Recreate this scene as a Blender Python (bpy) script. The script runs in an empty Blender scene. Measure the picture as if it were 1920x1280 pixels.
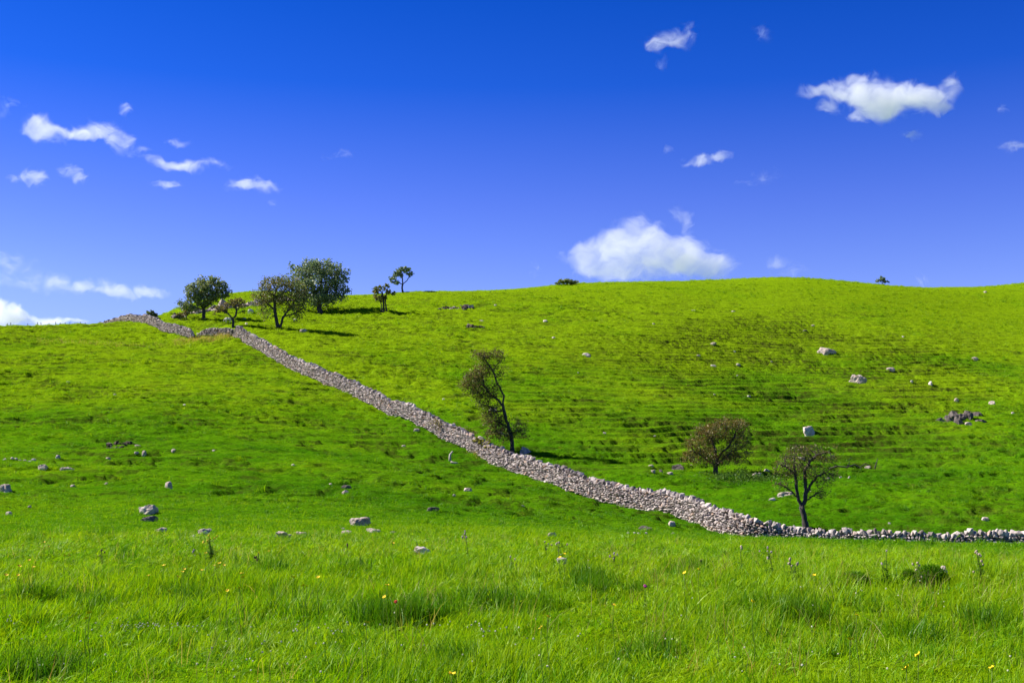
import bpy, bmesh, math, random
import numpy as np
from mathutils import Vector, Matrix, noise as mnoise

# ------------------------------------------------------------------ camera, sky, sun, exposure
scene = bpy.context.scene
F = 2059.0                      # focal length in pixels of a 1920 px wide picture
CAMZ = 1.6
PITCH = math.atan(160 / F)
CP, SP = math.cos(PITCH), math.sin(PITCH)

cam_data = bpy.data.cameras.new('camera')
cam_data.sensor_width = 36.0
cam_data.lens = 36.0 * F / 1920
cam_data.clip_start = 0.1
cam_data.clip_end = 20000
cam = bpy.data.objects.new('camera', cam_data)
scene.collection.objects.link(cam)
cam.location = (0, 0, CAMZ)
cam.rotation_euler = (math.radians(90) + PITCH, 0, 0)
scene.camera = cam

SUN_ELEV = math.radians(42)
SUN_AZ = math.radians(-77)      # from north (+Y), clockwise positive: the sun stands at the left, beyond the trees
SUN_DIR = Vector((math.sin(SUN_AZ) * math.cos(SUN_ELEV), math.cos(SUN_AZ) * math.cos(SUN_ELEV), math.sin(SUN_ELEV)))

world = bpy.data.worlds.new('World')
scene.world = world
world.use_nodes = True
wn, wl = world.node_tree.nodes, world.node_tree.links
wn.clear()
w_out = wn.new('ShaderNodeOutputWorld')
w_bg = wn.new('ShaderNodeBackground')
w_bg.inputs['Strength'].default_value = 0.068
w_sky = wn.new('ShaderNodeTexSky')
w_sky.sky_type = 'NISHITA'
w_sky.sun_disc = False
w_sky.sun_elevation = SUN_ELEV
w_sky.sun_rotation = SUN_AZ
w_sky.altitude = 300
w_sky.air_density = 1.0
w_sky.dust_density = 0.3
w_sky.ozone_density = 2.0
w_tc = wn.new('ShaderNodeTexCoord')
w_sep = wn.new('ShaderNodeSeparateXYZ')
w_ramp = wn.new('ShaderNodeValToRGB')        # polarising-filter deepening of the blue with elevation
cr = w_ramp.color_ramp
cr.elements[0].position = 0.0
cr.elements[0].color = (0.54, 0.58, 1.17, 1)
cr.elements[1].position = 1.0
cr.elements[1].color = (0.0, 0.16, 0.62, 1)
for p_, c_ in ((0.12, (0.49, 0.55, 1.17, 1)), (0.20, (0.32, 0.42, 1.14, 1)), (0.30, (0.06, 0.285, 1.06, 1)), (0.42, (0.0, 0.22, 0.92, 1))):
    e_ = cr.elements.new(p_)
    e_.color = c_
w_mul = wn.new('ShaderNodeMix')
w_mul.data_type = 'RGBA'
w_mul.blend_type = 'MULTIPLY'
w_mul.inputs[0].default_value = 1.0
wl.new(w_tc.outputs['Generated'], w_sep.inputs[0])
wl.new(w_sep.outputs['Z'], w_ramp.inputs[0])
wl.new(w_sky.outputs[0], w_mul.inputs[6])
wl.new(w_ramp.outputs[0], w_mul.inputs[7])
wl.new(w_mul.outputs[2], w_bg.inputs['Color'])
wl.new(w_bg.outputs[0], w_out.inputs[0])

sun_data = bpy.data.lights.new('sun', 'SUN')
sun_data.energy = 4.6
sun_data.angle = math.radians(0.53)
sun_data.color = (1.0, 0.95, 0.86)
sun = bpy.data.objects.new('sun', sun_data)
scene.collection.objects.link(sun)
sun.rotation_euler = SUN_DIR.to_track_quat('Z', 'Y').to_euler()

scene.view_settings.view_transform = 'Standard'
scene.view_settings.look = 'None'
scene.view_settings.exposure = 1.12
scene.view_settings.gamma = 1.0
scene.view_settings.use_curve_mapping = False
scene.render.engine = 'CYCLES'
scene.cycles.use_denoising = True
scene.cycles.max_bounces = 10
scene.cycles.diffuse_bounces = 3
scene.cycles.transmission_bounces = 4
scene.cycles.volume_bounces = 8
scene.cycles.transparent_max_bounces = 16
scene.cycles.use_adaptive_sampling = True
scene.cycles.adaptive_threshold = 0.012

ORD = 'first second third fourth fifth sixth seventh eighth ninth tenth eleventh twelfth thirteenth fourteenth fifteenth sixteenth seventeenth eighteenth nineteenth twentieth'.split()


def ordinal(i, n):
    # counted from the nearer end of the row
    if i < (n + 1) // 2: return ('leftmost' if i == 0 else ORD[i] + ' from the left')
    j = n - 1 - i
    return ('rightmost' if j == 0 else ORD[j] + ' from the right')


RNG = np.random.default_rng(7)
random.seed(7)
COL = scene.collection


def tag(o, label=None, cat=None, group=None, kind=None):
    if label: o['label'] = label
    if cat: o['category'] = cat
    if group: o['group'] = group
    if kind: o['kind'] = kind
    return o


def link(name, mesh, parent=None, loc=None):
    o = bpy.data.objects.new(name, mesh)
    COL.objects.link(o)
    if parent: o.parent = parent
    if loc is not None: o.location = loc
    return o


def mesh_np(name, verts, faces, mats=(), smooth=False, mat_index=None):
    """verts (n,3) array; faces: (m,k) array or list of such arrays (all tris / all quads each)"""
    me = bpy.data.meshes.new(name)
    if not isinstance(faces, (list, tuple)): faces = [faces]
    faces = [np.asarray(f, np.int32) for f in faces if len(f)]
    nl = sum(f.size for f in faces)
    npoly = sum(len(f) for f in faces)
    me.vertices.add(len(verts))
    me.vertices.foreach_set('co', np.asarray(verts, np.float32).ravel())
    me.loops.add(nl)
    me.loops.foreach_set('vertex_index', np.concatenate([f.ravel() for f in faces]) if faces else [])
    me.polygons.add(npoly)
    tot = np.concatenate([np.full(len(f), f.shape[1], np.int32) for f in faces])
    start = np.concatenate([[0], np.cumsum(tot)[:-1]]).astype(np.int32)
    me.polygons.foreach_set('loop_start', start)
    me.polygons.foreach_set('loop_total', tot)
    for m in mats: me.materials.append(m)
    if mat_index is not None: me.polygons.foreach_set('material_index', np.asarray(mat_index, np.int32))
    me.update(calc_edges=True)
    me.polygons.foreach_set('use_smooth', np.full(npoly, smooth, bool))
    return me


# ------------------------------------------------------------------ noise (numpy)
_PERM = np.random.default_rng(3).permutation(4096)


def _hash(ix, iy):
    return _PERM[(_PERM[ix & 4095] + iy) & 4095] / 4095.0


def vnoise(x, y):
    ix = np.floor(x).astype(np.int64); iy = np.floor(y).astype(np.int64)
    fx = x - ix; fy = y - iy
    fx = fx * fx * fx * (fx * (fx * 6 - 15) + 10); fy = fy * fy * fy * (fy * (fy * 6 - 15) + 10)
    a = _hash(ix, iy); b = _hash(ix + 1, iy); c = _hash(ix, iy + 1); d = _hash(ix + 1, iy + 1)
    return ((a * (1 - fx) + b * fx) * (1 - fy) + (c * (1 - fx) + d * fx) * fy) * 2 - 1


def fbm(x, y, oct=4, gain=.5):
    s = 0; a = 1; t = 0
    for k in range(oct):
        s = s + a * vnoise(x * 2.03 ** k + 17.3 * k, y * 2.03 ** k - 9.1 * k)
        t += a; a *= gain
    return s / t


def sstep(a, b, x):
    t = np.clip((x - a) / (b - a), 0, 1)
    return t * t * (3 - 2 * t)


# ------------------------------------------------------------------ the lie of the land
def ray(px,py):
    "direction with unit depth along +Y for a pixel of the 1920x1280 photograph"
    x=(np.asarray(px,float)-960)/F; y=(640-np.asarray(py,float))/F
    dy=CP-y*SP; dz=SP+y*CP
    return x/dy, dz/dy
def pt(px,py,Y):
    a,b=ray(px,py); return (a*Y,Y,CAMZ+b*Y)
# surveyed points: pixel column, pixel row, depth in metres
SURVEY=[
 # near meadow
 (960,1280,7.0),(0,1280,7.0),(1920,1280,7.0),(480,1180,9.2),(1440,1180,9.2),(960,1100,12.2),(0,1100,12.2),(1920,1100,12.4),
 (0,1020,21),(400,1020,21),(800,1022,21),(1200,1028,22),(1600,1042,23),(1920,1050,23),
 # left field
 (0,985,32),(300,980,33),(600,985,33),(900,990,34),(1150,995,36),
 (0,930,52),(300,925,53),(600,930,54),(850,940,56),
 (0,850,78),(300,845,79),(600,850,82),
 (0,750,106),(300,745,108),(500,745,112),
 (0,660,136),(250,655,140),(380,660,139),
 (0,611,158),(90,611,160),(175,608,164),
 (700,870,78),(850,905,72),(950,915,73),(1080,955,64),(1200,978,58),(1300,1000,54),(1040,970,52),(1250,975,67),(1200,966,69),(1300,990,64.5),(1340,1003,62),(1130,950,71),(1040,925,76),(1330,1008,56),
 # along the wall foot
 (1380,1006,67.5),(1350,996,69),(1315,980,71),(1290,966,73),(1250,959,75),(1180,950,78),(1080,925,83),(997,893,88),(922,866,93.5),
 (860,832,99),(810,804,104),(740,779,110),(647,733,120),(547,690,131),(447,635,146),
 (365,634,150),(300,618,158),(265,604,165),(225,606,171),
 # right brow
 (1400,1012,36),(1500,1009,35),(1600,1016,34),(1700,1022,33),(1800,1026,32),(1920,1028,32),
 # hill
 (1510,985,69),(1450,960,73),(1620,985,70),(1750,985,69),(1900,985,68),(1340,885,92),(1180,890,86),(1550,900,86),(1750,905,86),(1900,905,86),
 (1050,830,101),(1250,820,105),(1520,808,113),(1720,810,113),(1900,810,113),
 (830,770,110),(1000,730,128),(1250,720,136),(1500,720,142),(1700,720,141),(1900,720,143),
 (600,665,137),(800,660,144),(1000,650,154),(1250,640,164),(1500,640,170),(1700,640,172),(1820,655,168),(1910,640,180),
 (522,612,160),(437,612,152),(380,597,166),(600,586,186),(718,583,184),(900,590,184),(1150,580,192),(1400,570,200),(1650,580,200),(1800,590,203),(1910,580,212),
 (330,595,168),(420,578,180),(500,566,190),
 (335,577,196),(400,560,208),(470,550,215),(560,551,214),
 (650,553,206),(770,547,205),(960,542,216),(1060,533,220),(1200,528,224),(1330,525,228),(1450,520,230),(1560,525,230),(1680,536,228),(1760,539,236),(1850,538,244),(1920,530,250),
]
# world points: X, Y, Z (hidden foot of the wall, land beyond the crest, land round the camera)
WORLD=[(14.3,66.3,-5.35),(17.3,65.4,-5.9),(20.5,64,-6.1),(24,63,-6.15),(29.0,62,-6.1),(36,61,-6.0),(13,50,-3.75),(18.5,48,-3.65),(24,47,-3.7),(11,56,-4.4),(20,56,-4.8),
 (0,0,0),(-30,0,.2),(30,0,-.1),(0,-40,.3),(-60,-40,.6),(60,-40,0),(-60,40,-.3),(50,45,-3.6),(-110,120,9),(130,130,6),(-90,70,0)]
def _beyond():
    out=[]
    for px,py,Y in SURVEY:
        if (py<=562 and Y>=196 and px>=335) :
            x,y,z=pt(px,py,Y)
            for d,dz in ((14,.2),(40,-3),(90,-10)):
                k=(Y+d)/Y; out.append((x*k,y*k,z+dz))
        if px<=180 and 600<py<612 or (px,py)==(225,606):
            x,y,z=pt(px,py,Y)
            for d,dz in ((12,.1),(35,-3),(80,-10)):
                k=(Y+d)/Y; out.append((x*k,y*k,z+dz))
    return out
P=np.array([pt(*s) for s in SURVEY]+WORLD+_beyond())
S=100.0
def _K(d2): return np.where(d2>1e-12,.5*d2*np.log(d2+1e-12),0.)
def _fit(P,lam=2e-5):
    n=len(P); X=P[:,:2]/S
    d2=((X[:,None]-X[None])**2).sum(-1)
    A=np.zeros((n+3,n+3)); A[:n,:n]=_K(d2)+lam*np.eye(n)
    A[:n,n]=1; A[:n,n+1:]=X; A[n,:n]=1; A[n+1:,:n]=X.T
    b=np.zeros(n+3); b[:n]=P[:,2]
    return np.linalg.solve(A,b)
W=_fit(P)
def base_height(x,y):
    x=np.asarray(x,float).ravel()/S; y=np.asarray(y,float).ravel()/S
    out=np.empty(len(x)); C=P[:,:2]/S
    for i in range(0,len(x),20000):
        a,b=x[i:i+20000],y[i:i+20000]
        d2=(a[:,None]-C[None,:,0])**2+(b[:,None]-C[None,:,1])**2
        out[i:i+20000]=_K(d2)@W[:-3]+W[-3]+W[-2]*a+W[-1]*b
    r=np.hypot(x,y)*S
    k=np.clip((r-270)/90,0,1); k=k*k*(3-2*k)
    return out*(1-k)+(-6)*k


def terrace_mask(x, y):
    m = sstep(-.06, .17, x / np.maximum(y, 1) + .07 * fbm(x / 18, y / 12, 3)) * (1 - sstep(.34, .52, x / np.maximum(y, 1)))
    return m * sstep(80, 104, y) * (1 - sstep(168, 218, y + 22 * fbm(x / 20 + 3, y / 20, 2))) * np.clip(.9 + .6 * fbm(x / 16 + 3, y / 16, 2), .3, 1)


def height(x, y):
    x = np.asarray(x, float).ravel(); y = np.asarray(y, float).ravel()
    z = base_height(x, y)
    r = np.hypot(x, y)
    far = sstep(24, 60, r) * (1 - sstep(185, 215, r) * .75)
    tm = terrace_mask(x, y)
    lump = np.abs(fbm(x / 2.6 + 5, y / 1.25, 3, .55)) ** .8
    z = z + far * (.18 * fbm(x / 11, y / 8, 3) + (1 - .75 * tm) * (.52 * (lump - .2) * (.65 + .8 * fbm(x / 14, y / 9 + 3, 2)) + .13 * fbm(x / .9, y / .6, 2)))
    hole = np.clip(fbm(x / 3.1 + 40, y / 1.5 + 11, 3) - .34, 0, 1)
    z = z - far * .8 * hole * (1 - sstep(120, 190, r) * .4)
    near = 1 - sstep(20, 40, r)
    z = z + near * (.055 * fbm(x / 1.1, y / .9, 3) + .05 * fbm(x / 4, y / 4, 2))
    # sheep terracettes that follow the contour
    t = z / .52 + 1.5 * fbm(x / 26, y / 26, 3) + .30 * fbm(x / 6, y / 4, 3)
    f = t - np.floor(t)
    amp = tm * np.clip(.95 + .8 * fbm(x / 8 + 9, y / 3, 2), .25, 1.3)
    z = z + .74 * amp * (sstep(.74, 1., f) - f)
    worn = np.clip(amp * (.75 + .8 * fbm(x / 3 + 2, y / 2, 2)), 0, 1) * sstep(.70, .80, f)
    # smaller broken steps all over the grazed slopes
    t = z / .42 + 1.1 * fbm(x / 9 + 31, y / 9, 3) + .5 * fbm(x / 2.6, y / 1.8, 2)
    f = t - np.floor(t)
    st = (1 - .8 * tm) * far * sstep(34, 70, r) * np.clip(.38 + 1.6 * fbm(x / 6 + 70, y / 3 + 5, 3), 0, 1)
    z = z + st * .42 * (sstep(.66, 1., f) - f)
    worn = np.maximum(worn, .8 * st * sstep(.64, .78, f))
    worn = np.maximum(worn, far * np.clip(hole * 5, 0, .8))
    height.worn = worn  # bare-soil mask that also paints shade into creases and hollows
    return z


def H(x, y):
    return float(height([x], [y])[0])


_YS = np.concatenate([np.arange(4.5, 60, .1), np.arange(60, 262, .3)])


def site(px, py, lift=0.0):
    """where the line of sight through a photograph pixel meets the ground (or a level LIFT above it); returns the ground point"""
    a, b = ray(px, py)
    d = CAMZ + b * _YS - (height(a * _YS, _YS) + lift)
    i = np.argmax(d <= 0)
    if not (d <= 0).any():
        i = int(np.argmin(d[_YS > 100])) + int((_YS <= 100).sum())
        Y = _YS[i]
    elif i == 0:
        Y = _YS[0]
    else:
        Y = _YS[i - 1] + (_YS[i] - _YS[i - 1]) * d[i - 1] / (d[i - 1] - d[i])
    x = a * Y
    return Vector((float(x), float(Y), H(x, Y)))


def build_ground():
    th_view = np.linspace(-math.radians(29.5), math.radians(29.5), 640)
    th_rest = np.linspace(math.radians(29.5), 2 * math.pi - math.radians(29.5), 62)[1:-1]
    th = np.concatenate([th_view, th_rest])
    r = [.6, 1.5, 2.5, 3.5, 4.4]
    x = 5.0
    while x < 262:
        r.append(x)
        x += .09 if x < 12 else .09 + (x - 12) / 48 * .2 if x < 60 else .29 if x < 190 else .38
    r += list(np.geomspace(266, 6000, 34))
    r = np.array(r)
    T, R = np.meshgrid(th, r, indexing='ij')
    X = R * np.sin(T); Y = R * np.cos(T)
    Z = height(X, Y); worn = height.worn
    nt, nr = T.shape
    V = np.stack([X.ravel(), Y.ravel(), Z], -1)
    V = np.vstack([V, [[0, 0, H(0, 0)]]])
    i = np.arange(nt)[:, None]; j = np.arange(nr - 1)[None]
    i2 = (i + 1) % nt
    q = np.stack([i * nr + j, i * nr + j + 1, i2 * nr + j + 1, i2 * nr + j], -1).reshape(-1, 4)[:, ::-1]
    i = np.arange(nt)
    tri = np.stack([np.full(nt, len(V) - 1), i * nr, ((i + 1) % nt) * nr], -1)[:, ::-1]
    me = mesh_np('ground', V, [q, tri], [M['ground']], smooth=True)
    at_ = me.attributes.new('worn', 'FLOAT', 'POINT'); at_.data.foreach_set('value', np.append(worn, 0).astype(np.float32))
    # faces must look up
    o = link('ground', me)
    n = np.empty(3); n = me.polygons[1000].normal
    if n.z < 0: me.flip_normals()
    tag(o, 'grassy hillside rising from a meadow to a rounded skyline', 'ground', kind='structure')
    return o


# ------------------------------------------------------------------ materials
M = {}


def nt_new(name):
    m = bpy.data.materials.new(name); m.use_nodes = True
    nt = m.node_tree; nt.nodes.clear()
    out = nt.nodes.new('ShaderNodeOutputMaterial')
    return m, nt, nt.nodes, nt.links, out


def N(nt, t, **kw):
    n = nt.nodes.new(t)
    for k, v in kw.items():
        if k.startswith('i_'):
            n.inputs[k[2:].replace('_', ' ')].default_value = v
        else: setattr(n, k, v)
    return n


def ramp(nt, fac, stops, interp='LINEAR'):
    n = nt.nodes.new('ShaderNodeValToRGB'); n.color_ramp.interpolation = interp
    while len(n.color_ramp.elements) < len(stops): n.color_ramp.elements.new(.5)
    for e, (p, c) in zip(n.color_ramp.elements, stops):
        e.position = p; e.color = (*c, 1) if len(c) == 3 else c
    nt.links.new(fac, n.inputs[0])
    return n.outputs[0]


def mix(nt, fac, a, b, mode='MIX'):
    n = nt.nodes.new('ShaderNodeMix'); n.data_type = 'RGBA'; n.blend_type = mode
    for s, v in ((0, fac), (6, a), (7, b)):
        if isinstance(v, (int, float)): n.inputs[s].default_value = v
        elif isinstance(v, tuple): n.inputs[s].default_value = (*v, 1)
        else: nt.links.new(v, n.inputs[s])
    return n.outputs[2]


def noise_tex(nt, vec, scale, detail=4, rough=.55):
    n = nt.nodes.new('ShaderNodeTexNoise'); n.inputs['Scale'].default_value = scale
    n.inputs['Detail'].default_value = detail; n.inputs['Roughness'].default_value = rough
    if vec is not None: nt.links.new(vec, n.inputs['Vector'])
    return n.outputs['Fac']


def scaled(nt, vec, s):
    n = nt.nodes.new('ShaderNodeVectorMath'); n.operation = 'MULTIPLY'; nt.links.new(vec, n.inputs[0]); n.inputs[1].default_value = s
    return n.outputs[0]


# sward colours by grass kind, the lush one also carrying low-slope shade
G_LUSH = (0.042, 0.148, 0.002)
G_MID = (0.090, 0.222, 0.0025)
G_DRY = (0.185, 0.300, 0.004)


def sward_colour(nt, per_blade):
    """colour of the turf: lush and painted darker as shade by the valley foot, yellower pasture up the limestone hill, in patches"""
    geo = nt.nodes.new('ShaderNodeNewGeometry'); pos = geo.outputs['Position']
    a = noise_tex(nt, pos, .055, 3)
    b = noise_tex(nt, scaled(nt, pos, (.45, .9, .9)), .9, 3)
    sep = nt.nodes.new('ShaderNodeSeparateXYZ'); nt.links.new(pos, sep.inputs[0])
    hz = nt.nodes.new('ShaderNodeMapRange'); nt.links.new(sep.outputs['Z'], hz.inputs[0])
    hz.inputs[1].default_value = -3.0; hz.inputs[2].default_value = 15; hz.inputs[3].default_value = -.36; hz.inputs[4].default_value = .44  # grass kind by height, with shade of the low ground put into the colour
    near = nt.nodes.new('ShaderNodeMapRange'); nt.links.new(sep.outputs['Y'], near.inputs[0])
    near.inputs[1].default_value = 9; near.inputs[2].default_value = 46; near.inputs[3].default_value = .42; near.inputs[4].default_value = 0
    def madd(x, m, c):
        n = nt.nodes.new('ShaderNodeMath'); n.operation = 'MULTIPLY_ADD'; nt.links.new(x, n.inputs[0]); n.inputs[1].default_value = m
        if isinstance(c, (int, float)): n.inputs[2].default_value = c
        else: nt.links.new(c, n.inputs[2])
        return n.outputs[0]
    f = madd(a, 1.5, -.32)
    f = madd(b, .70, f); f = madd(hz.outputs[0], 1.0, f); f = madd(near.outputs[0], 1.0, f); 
    if per_blade:
        oi = nt.nodes.new('ShaderNodeObjectInfo')
        f = madd(oi.outputs['Random'], .55, f)
        f = madd(geo.outputs['Random Per Island'], .85, f)
        off = -.985
    else:
        c = noise_tex(nt, pos, 3.5, 5, .7)
        f = madd(c, .5, f); off = -.56
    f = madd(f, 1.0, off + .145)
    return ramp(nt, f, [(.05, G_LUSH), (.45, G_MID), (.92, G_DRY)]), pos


def build_materials():
    # turf sheet
    m, nt, n, l, out = nt_new('turf')
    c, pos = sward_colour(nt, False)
    fine = noise_tex(nt, scaled(nt, pos, (.6, 1, 1)), 7, 6, .75)
    c = mix(nt, ramp(nt, fine, [(.34, (0, 0, 0)), (.50, (1, 1, 1))]), (0.020, 0.038, 0.003), c)
    dry = noise_tex(nt, pos, 1.3, 4, .6)
    c = mix(nt, ramp(nt, dry, [(.62, (0, 0, 0)), (.80, (.55, .55, .55))]), c, (0.17, 0.15, 0.012))
    # sheep steps and hollows: dead grass, a little soil, and crease shade painted in
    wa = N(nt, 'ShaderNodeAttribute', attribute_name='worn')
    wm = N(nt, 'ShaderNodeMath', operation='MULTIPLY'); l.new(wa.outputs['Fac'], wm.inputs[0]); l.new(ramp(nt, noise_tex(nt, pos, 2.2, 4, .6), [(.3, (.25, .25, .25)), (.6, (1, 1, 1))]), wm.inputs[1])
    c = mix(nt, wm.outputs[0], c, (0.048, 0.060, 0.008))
    p = N(nt, 'ShaderNodeBsdfDiffuse'); l.new(c, p.inputs['Color'])
    tr = N(nt, 'ShaderNodeBsdfTranslucent'); l.new(c, tr.inputs['Color'])
    b0 = N(nt, 'ShaderNodeBump', i_Strength=1.0, i_Distance=.30); l.new(noise_tex(nt, scaled(nt, pos, (.55, 1, 1)), 1.5, 8, .72), b0.inputs['Height'])
    b1 = N(nt, 'ShaderNodeBump', i_Strength=.9, i_Distance=.12); l.new(b0.outputs[0], b1.inputs['Normal']); l.new(noise_tex(nt, scaled(nt, pos, (.7, 1, 1)), 3.2, 6, .7), b1.inputs['Height'])
    l.new(b1.outputs[0], p.inputs['Normal'])
    l.new(p.outputs[0], out.inputs[0])
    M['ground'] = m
    # grass blades
    def blade(name, dark=None, fixed=None):
        m, nt, n, l, out = nt_new(name)
        if fixed is None:
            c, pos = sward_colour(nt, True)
            if dark: c = mix(nt, 1.0, c, dark, 'MULTIPLY')
        else:
            geo = n.new('ShaderNodeNewGeometry')
            c = ramp(nt, geo.outputs['Random Per Island'], fixed)
        d = N(nt, 'ShaderNodeBsdfDiffuse'); l.new(c, d.inputs['Color'])
        t = N(nt, 'ShaderNodeBsdfTranslucent'); l.new(mix(nt, 1.0, c, (1.25, 1.15, .5), 'MULTIPLY'), t.inputs['Color'])
        g = N(nt, 'ShaderNodeBsdfGlossy', i_Roughness=.42); g.inputs['Color'].default_value = (.9, .95, .7, 1)
        mx = N(nt, 'ShaderNodeMixShader', i_Fac=.5); l.new(d.outputs[0], mx.inputs[1]); l.new(t.outputs[0], mx.inputs[2])
        m2 = N(nt, 'ShaderNodeMixShader', i_Fac=.012); l.new(mx.outputs[0], m2.inputs[1]); l.new(g.outputs[0], m2.inputs[2])
        l.new(m2.outputs[0], out.inputs[0])
        M[name] = m
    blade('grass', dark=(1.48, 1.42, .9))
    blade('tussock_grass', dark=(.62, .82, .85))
    blade('straw', fixed=[(0, (.30, .25, .07)), (.4, (.44, .38, .15)), (.7, (.28, .30, .05)), (1, (.26, .13, .05))])
    blade('weed_leaf', fixed=[(0, (.035, .10, .012)), (.6, (.07, .16, .02)), (1, (.12, .21, .03))])
    blade('weed_stem', fixed=[(0, (.12, .22, .025)), (1, (.20, .28, .05))])
    # leaves of the trees
    def leaf(name, stops, tl=.42, gl=.03, r=.4):
        m, nt, n, l, out = nt_new(name)
        geo = n.new('ShaderNodeNewGeometry')
        c = ramp(nt, geo.outputs['Random Per Island'], stops)
        d = N(nt, 'ShaderNodeBsdfDiffuse'); l.new(c, d.inputs['Color'])
        t = N(nt, 'ShaderNodeBsdfTranslucent'); l.new(c, t.inputs['Color'])
        g = N(nt, 'ShaderNodeBsdfGlossy', i_Roughness=r)
        mx = N(nt, 'ShaderNodeMixShader', i_Fac=tl); l.new(d.outputs[0], mx.inputs[1]); l.new(t.outputs[0], mx.inputs[2])
        m2 = N(nt, 'ShaderNodeMixShader', i_Fac=gl); l.new(mx.outputs[0], m2.inputs[1]); l.new(g.outputs[0], m2.inputs[2])
        l.new(m2.outputs[0], out.inputs[0]); M[name] = m
    leaf('leaf_ash', [(0, (.09, .15, .05)), (.5, (.17, .235, .085)), (1, (.33, .37, .18))], .42, .045, .45)
    leaf('leaf_thorn', [(0, (.11, .16, .03)), (.5, (.19, .24, .05)), (1, (.31, .31, .10))])
    leaf('leaf_dark', [(0, (.045, .055, .010)), (.5, (.085, .080, .018)), (1, (.15, .105, .03))], .28, .02)
    leaf('leaf_olive', [(0, (.13, .14, .026)), (.5, (.22, .20, .04)), (1, (.31, .22, .06))])
    leaf('leaf_rust', [(0, (.12, .088, .014)), (.5, (.20, .125, .02)), (.8, (.18, .16, .025)), (1, (.29, .15, .03))])
    # bark
    m, nt, n, l, out = nt_new('bark')
    tc = n.new('ShaderNodeTexCoord')
    c = ramp(nt, noise_tex(nt, scaled(nt, tc.outputs['Object'], (1, 1, .35)), 7, 5), [(.3, (.022, .018, .014)), (.7, (.075, .062, .048))])
    p = N(nt, 'ShaderNodeBsdfPrincipled', i_Roughness=.9); l.new(c, p.inputs['Base Color'])
    b = N(nt, 'ShaderNodeBump', i_Strength=.6, i_Distance=.03); l.new(noise_tex(nt, scaled(nt, tc.outputs['Object'], (1, 1, .3)), 16, 4), b.inputs['Height']); l.new(b.outputs[0], p.inputs['Normal'])
    l.new(p.outputs[0], out.inputs[0]); M['bark'] = m
    m, nt, n, l, out = nt_new('dead_wood')
    tc = n.new('ShaderNodeTexCoord')
    c = ramp(nt, noise_tex(nt, tc.outputs['Object'], 9, 4), [(.3, (.30, .25, .19)), (.7, (.52, .46, .38))])
    p = N(nt, 'ShaderNodeBsdfPrincipled', i_Roughness=.85); l.new(c, p.inputs['Base Color']); l.new(p.outputs[0], out.inputs[0]); M['dead_wood'] = m
    # limestone, three shades of weathering
    def stone(name, lo, mid, hi, scale=2.5, island=False):
        m, nt, n, l, out = nt_new(name)
        tc = n.new('ShaderNodeTexCoord'); geo = n.new('ShaderNodeNewGeometry'); oi = n.new('ShaderNodeObjectInfo')
        v = geo.outputs['Position']
        c = ramp(nt, noise_tex(nt, v, scale, 6, .65), [(.28, lo), (.5, mid), (.72, hi)])
        c = mix(nt, ramp(nt, noise_tex(nt, v, scale * .7, 4, .6), [(.55, (0, 0, 0)), (.75, (.6, .6, .6))]), c, (.30, .21, .17))
        c = mix(nt, ramp(nt, noise_tex(nt, v, scale * 2.3, 5, .7), [(.56, (0, 0, 0)), (.70, (.75, .75, .75))]), c, (.09, .08, .06))
        if not island: c = mix(nt, ramp(nt, noise_tex(nt, v, scale * 1.1, 4, .6), [(.60, (0, 0, 0)), (.76, (.7, .7, .7))]), c, (.12, .11, .03))
        if island:
            rnd = N(nt, 'ShaderNodeMath', operation='ADD'); l.new(geo.outputs['Random Per Island'], rnd.inputs[0]); l.new(oi.outputs['Random'], rnd.inputs[1])
            fr = N(nt, 'ShaderNodeMath', operation='FRACT'); l.new(rnd.outputs[0], fr.inputs[0])
            c = mix(nt, 1.0, c, ramp(nt, fr.outputs[0], [(0, (.34, .31, .30)), (.25, (.70, .65, .63)), (.6, (1.02, .96, .95)), (.88, (1.25, 1.18, 1.12)), (1, (.95, .70, .55))]), 'MULTIPLY')
        p = N(nt, 'ShaderNodeBsdfPrincipled', i_Roughness=.92); l.new(c, p.inputs['Base Color'])
        p.inputs['Specular IOR Level'].default_value = .2
        b = N(nt, 'ShaderNodeBump', i_Strength=.8, i_Distance=.06); l.new(noise_tex(nt, v, scale * 2.5, 6, .7), b.inputs['Height']); l.new(b.outputs[0], p.inputs['Normal'])
        l.new(p.outputs[0], out.inputs[0]); M[name] = m
    stone('wall_stone', (.24, .215, .195), (.44, .40, .37), (.60, .555, .52), 5, True)
    stone('limestone', (.20, .155, .118), (.43, .35, .285), (.62, .53, .445), 2.6)
    stone('pale_limestone', (.38, .30, .25), (.58, .485, .42), (.72, .63, .555), 2.6)
    stone('dark_limestone', (.05, .042, .036), (.10, .085, .072), (.20, .17, .145), 3)
    # moss, earth, wool, petals
    def plain(name, a, b, sc, rough=.9, tl=0):
        m, nt, n, l, out = nt_new(name)
        geo = n.new('ShaderNodeNewGeometry')
        c = ramp(nt, noise_tex(nt, geo.outputs['Position'], sc, 4, .6), [(.3, a), (.7, b)])
        p = N(nt, 'ShaderNodeBsdfPrincipled', i_Roughness=rough); l.new(c, p.inputs['Base Color'])
        p.inputs['Specular IOR Level'].default_value = .2
        bb = N(nt, 'ShaderNodeBump', i_Strength=.5, i_Distance=.02); l.new(noise_tex(nt, geo.outputs['Position'], sc * 3, 4), bb.inputs['Height']); l.new(bb.outputs[0], p.inputs['Normal'])
        l.new(p.outputs[0], out.inputs[0]); M[name] = m
    plain('moss', (.09, .09, .006), (.22, .19, .012), 6)
    plain('earth', (.030, .022, .014), (.085, .06, .038), 4)
    plain('wool', (.55, .50, .40), (.72, .67, .57), 12)
    plain('petal_yellow', (.72, .50, .004), (.85, .62, .01), 40, .5)
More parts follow.
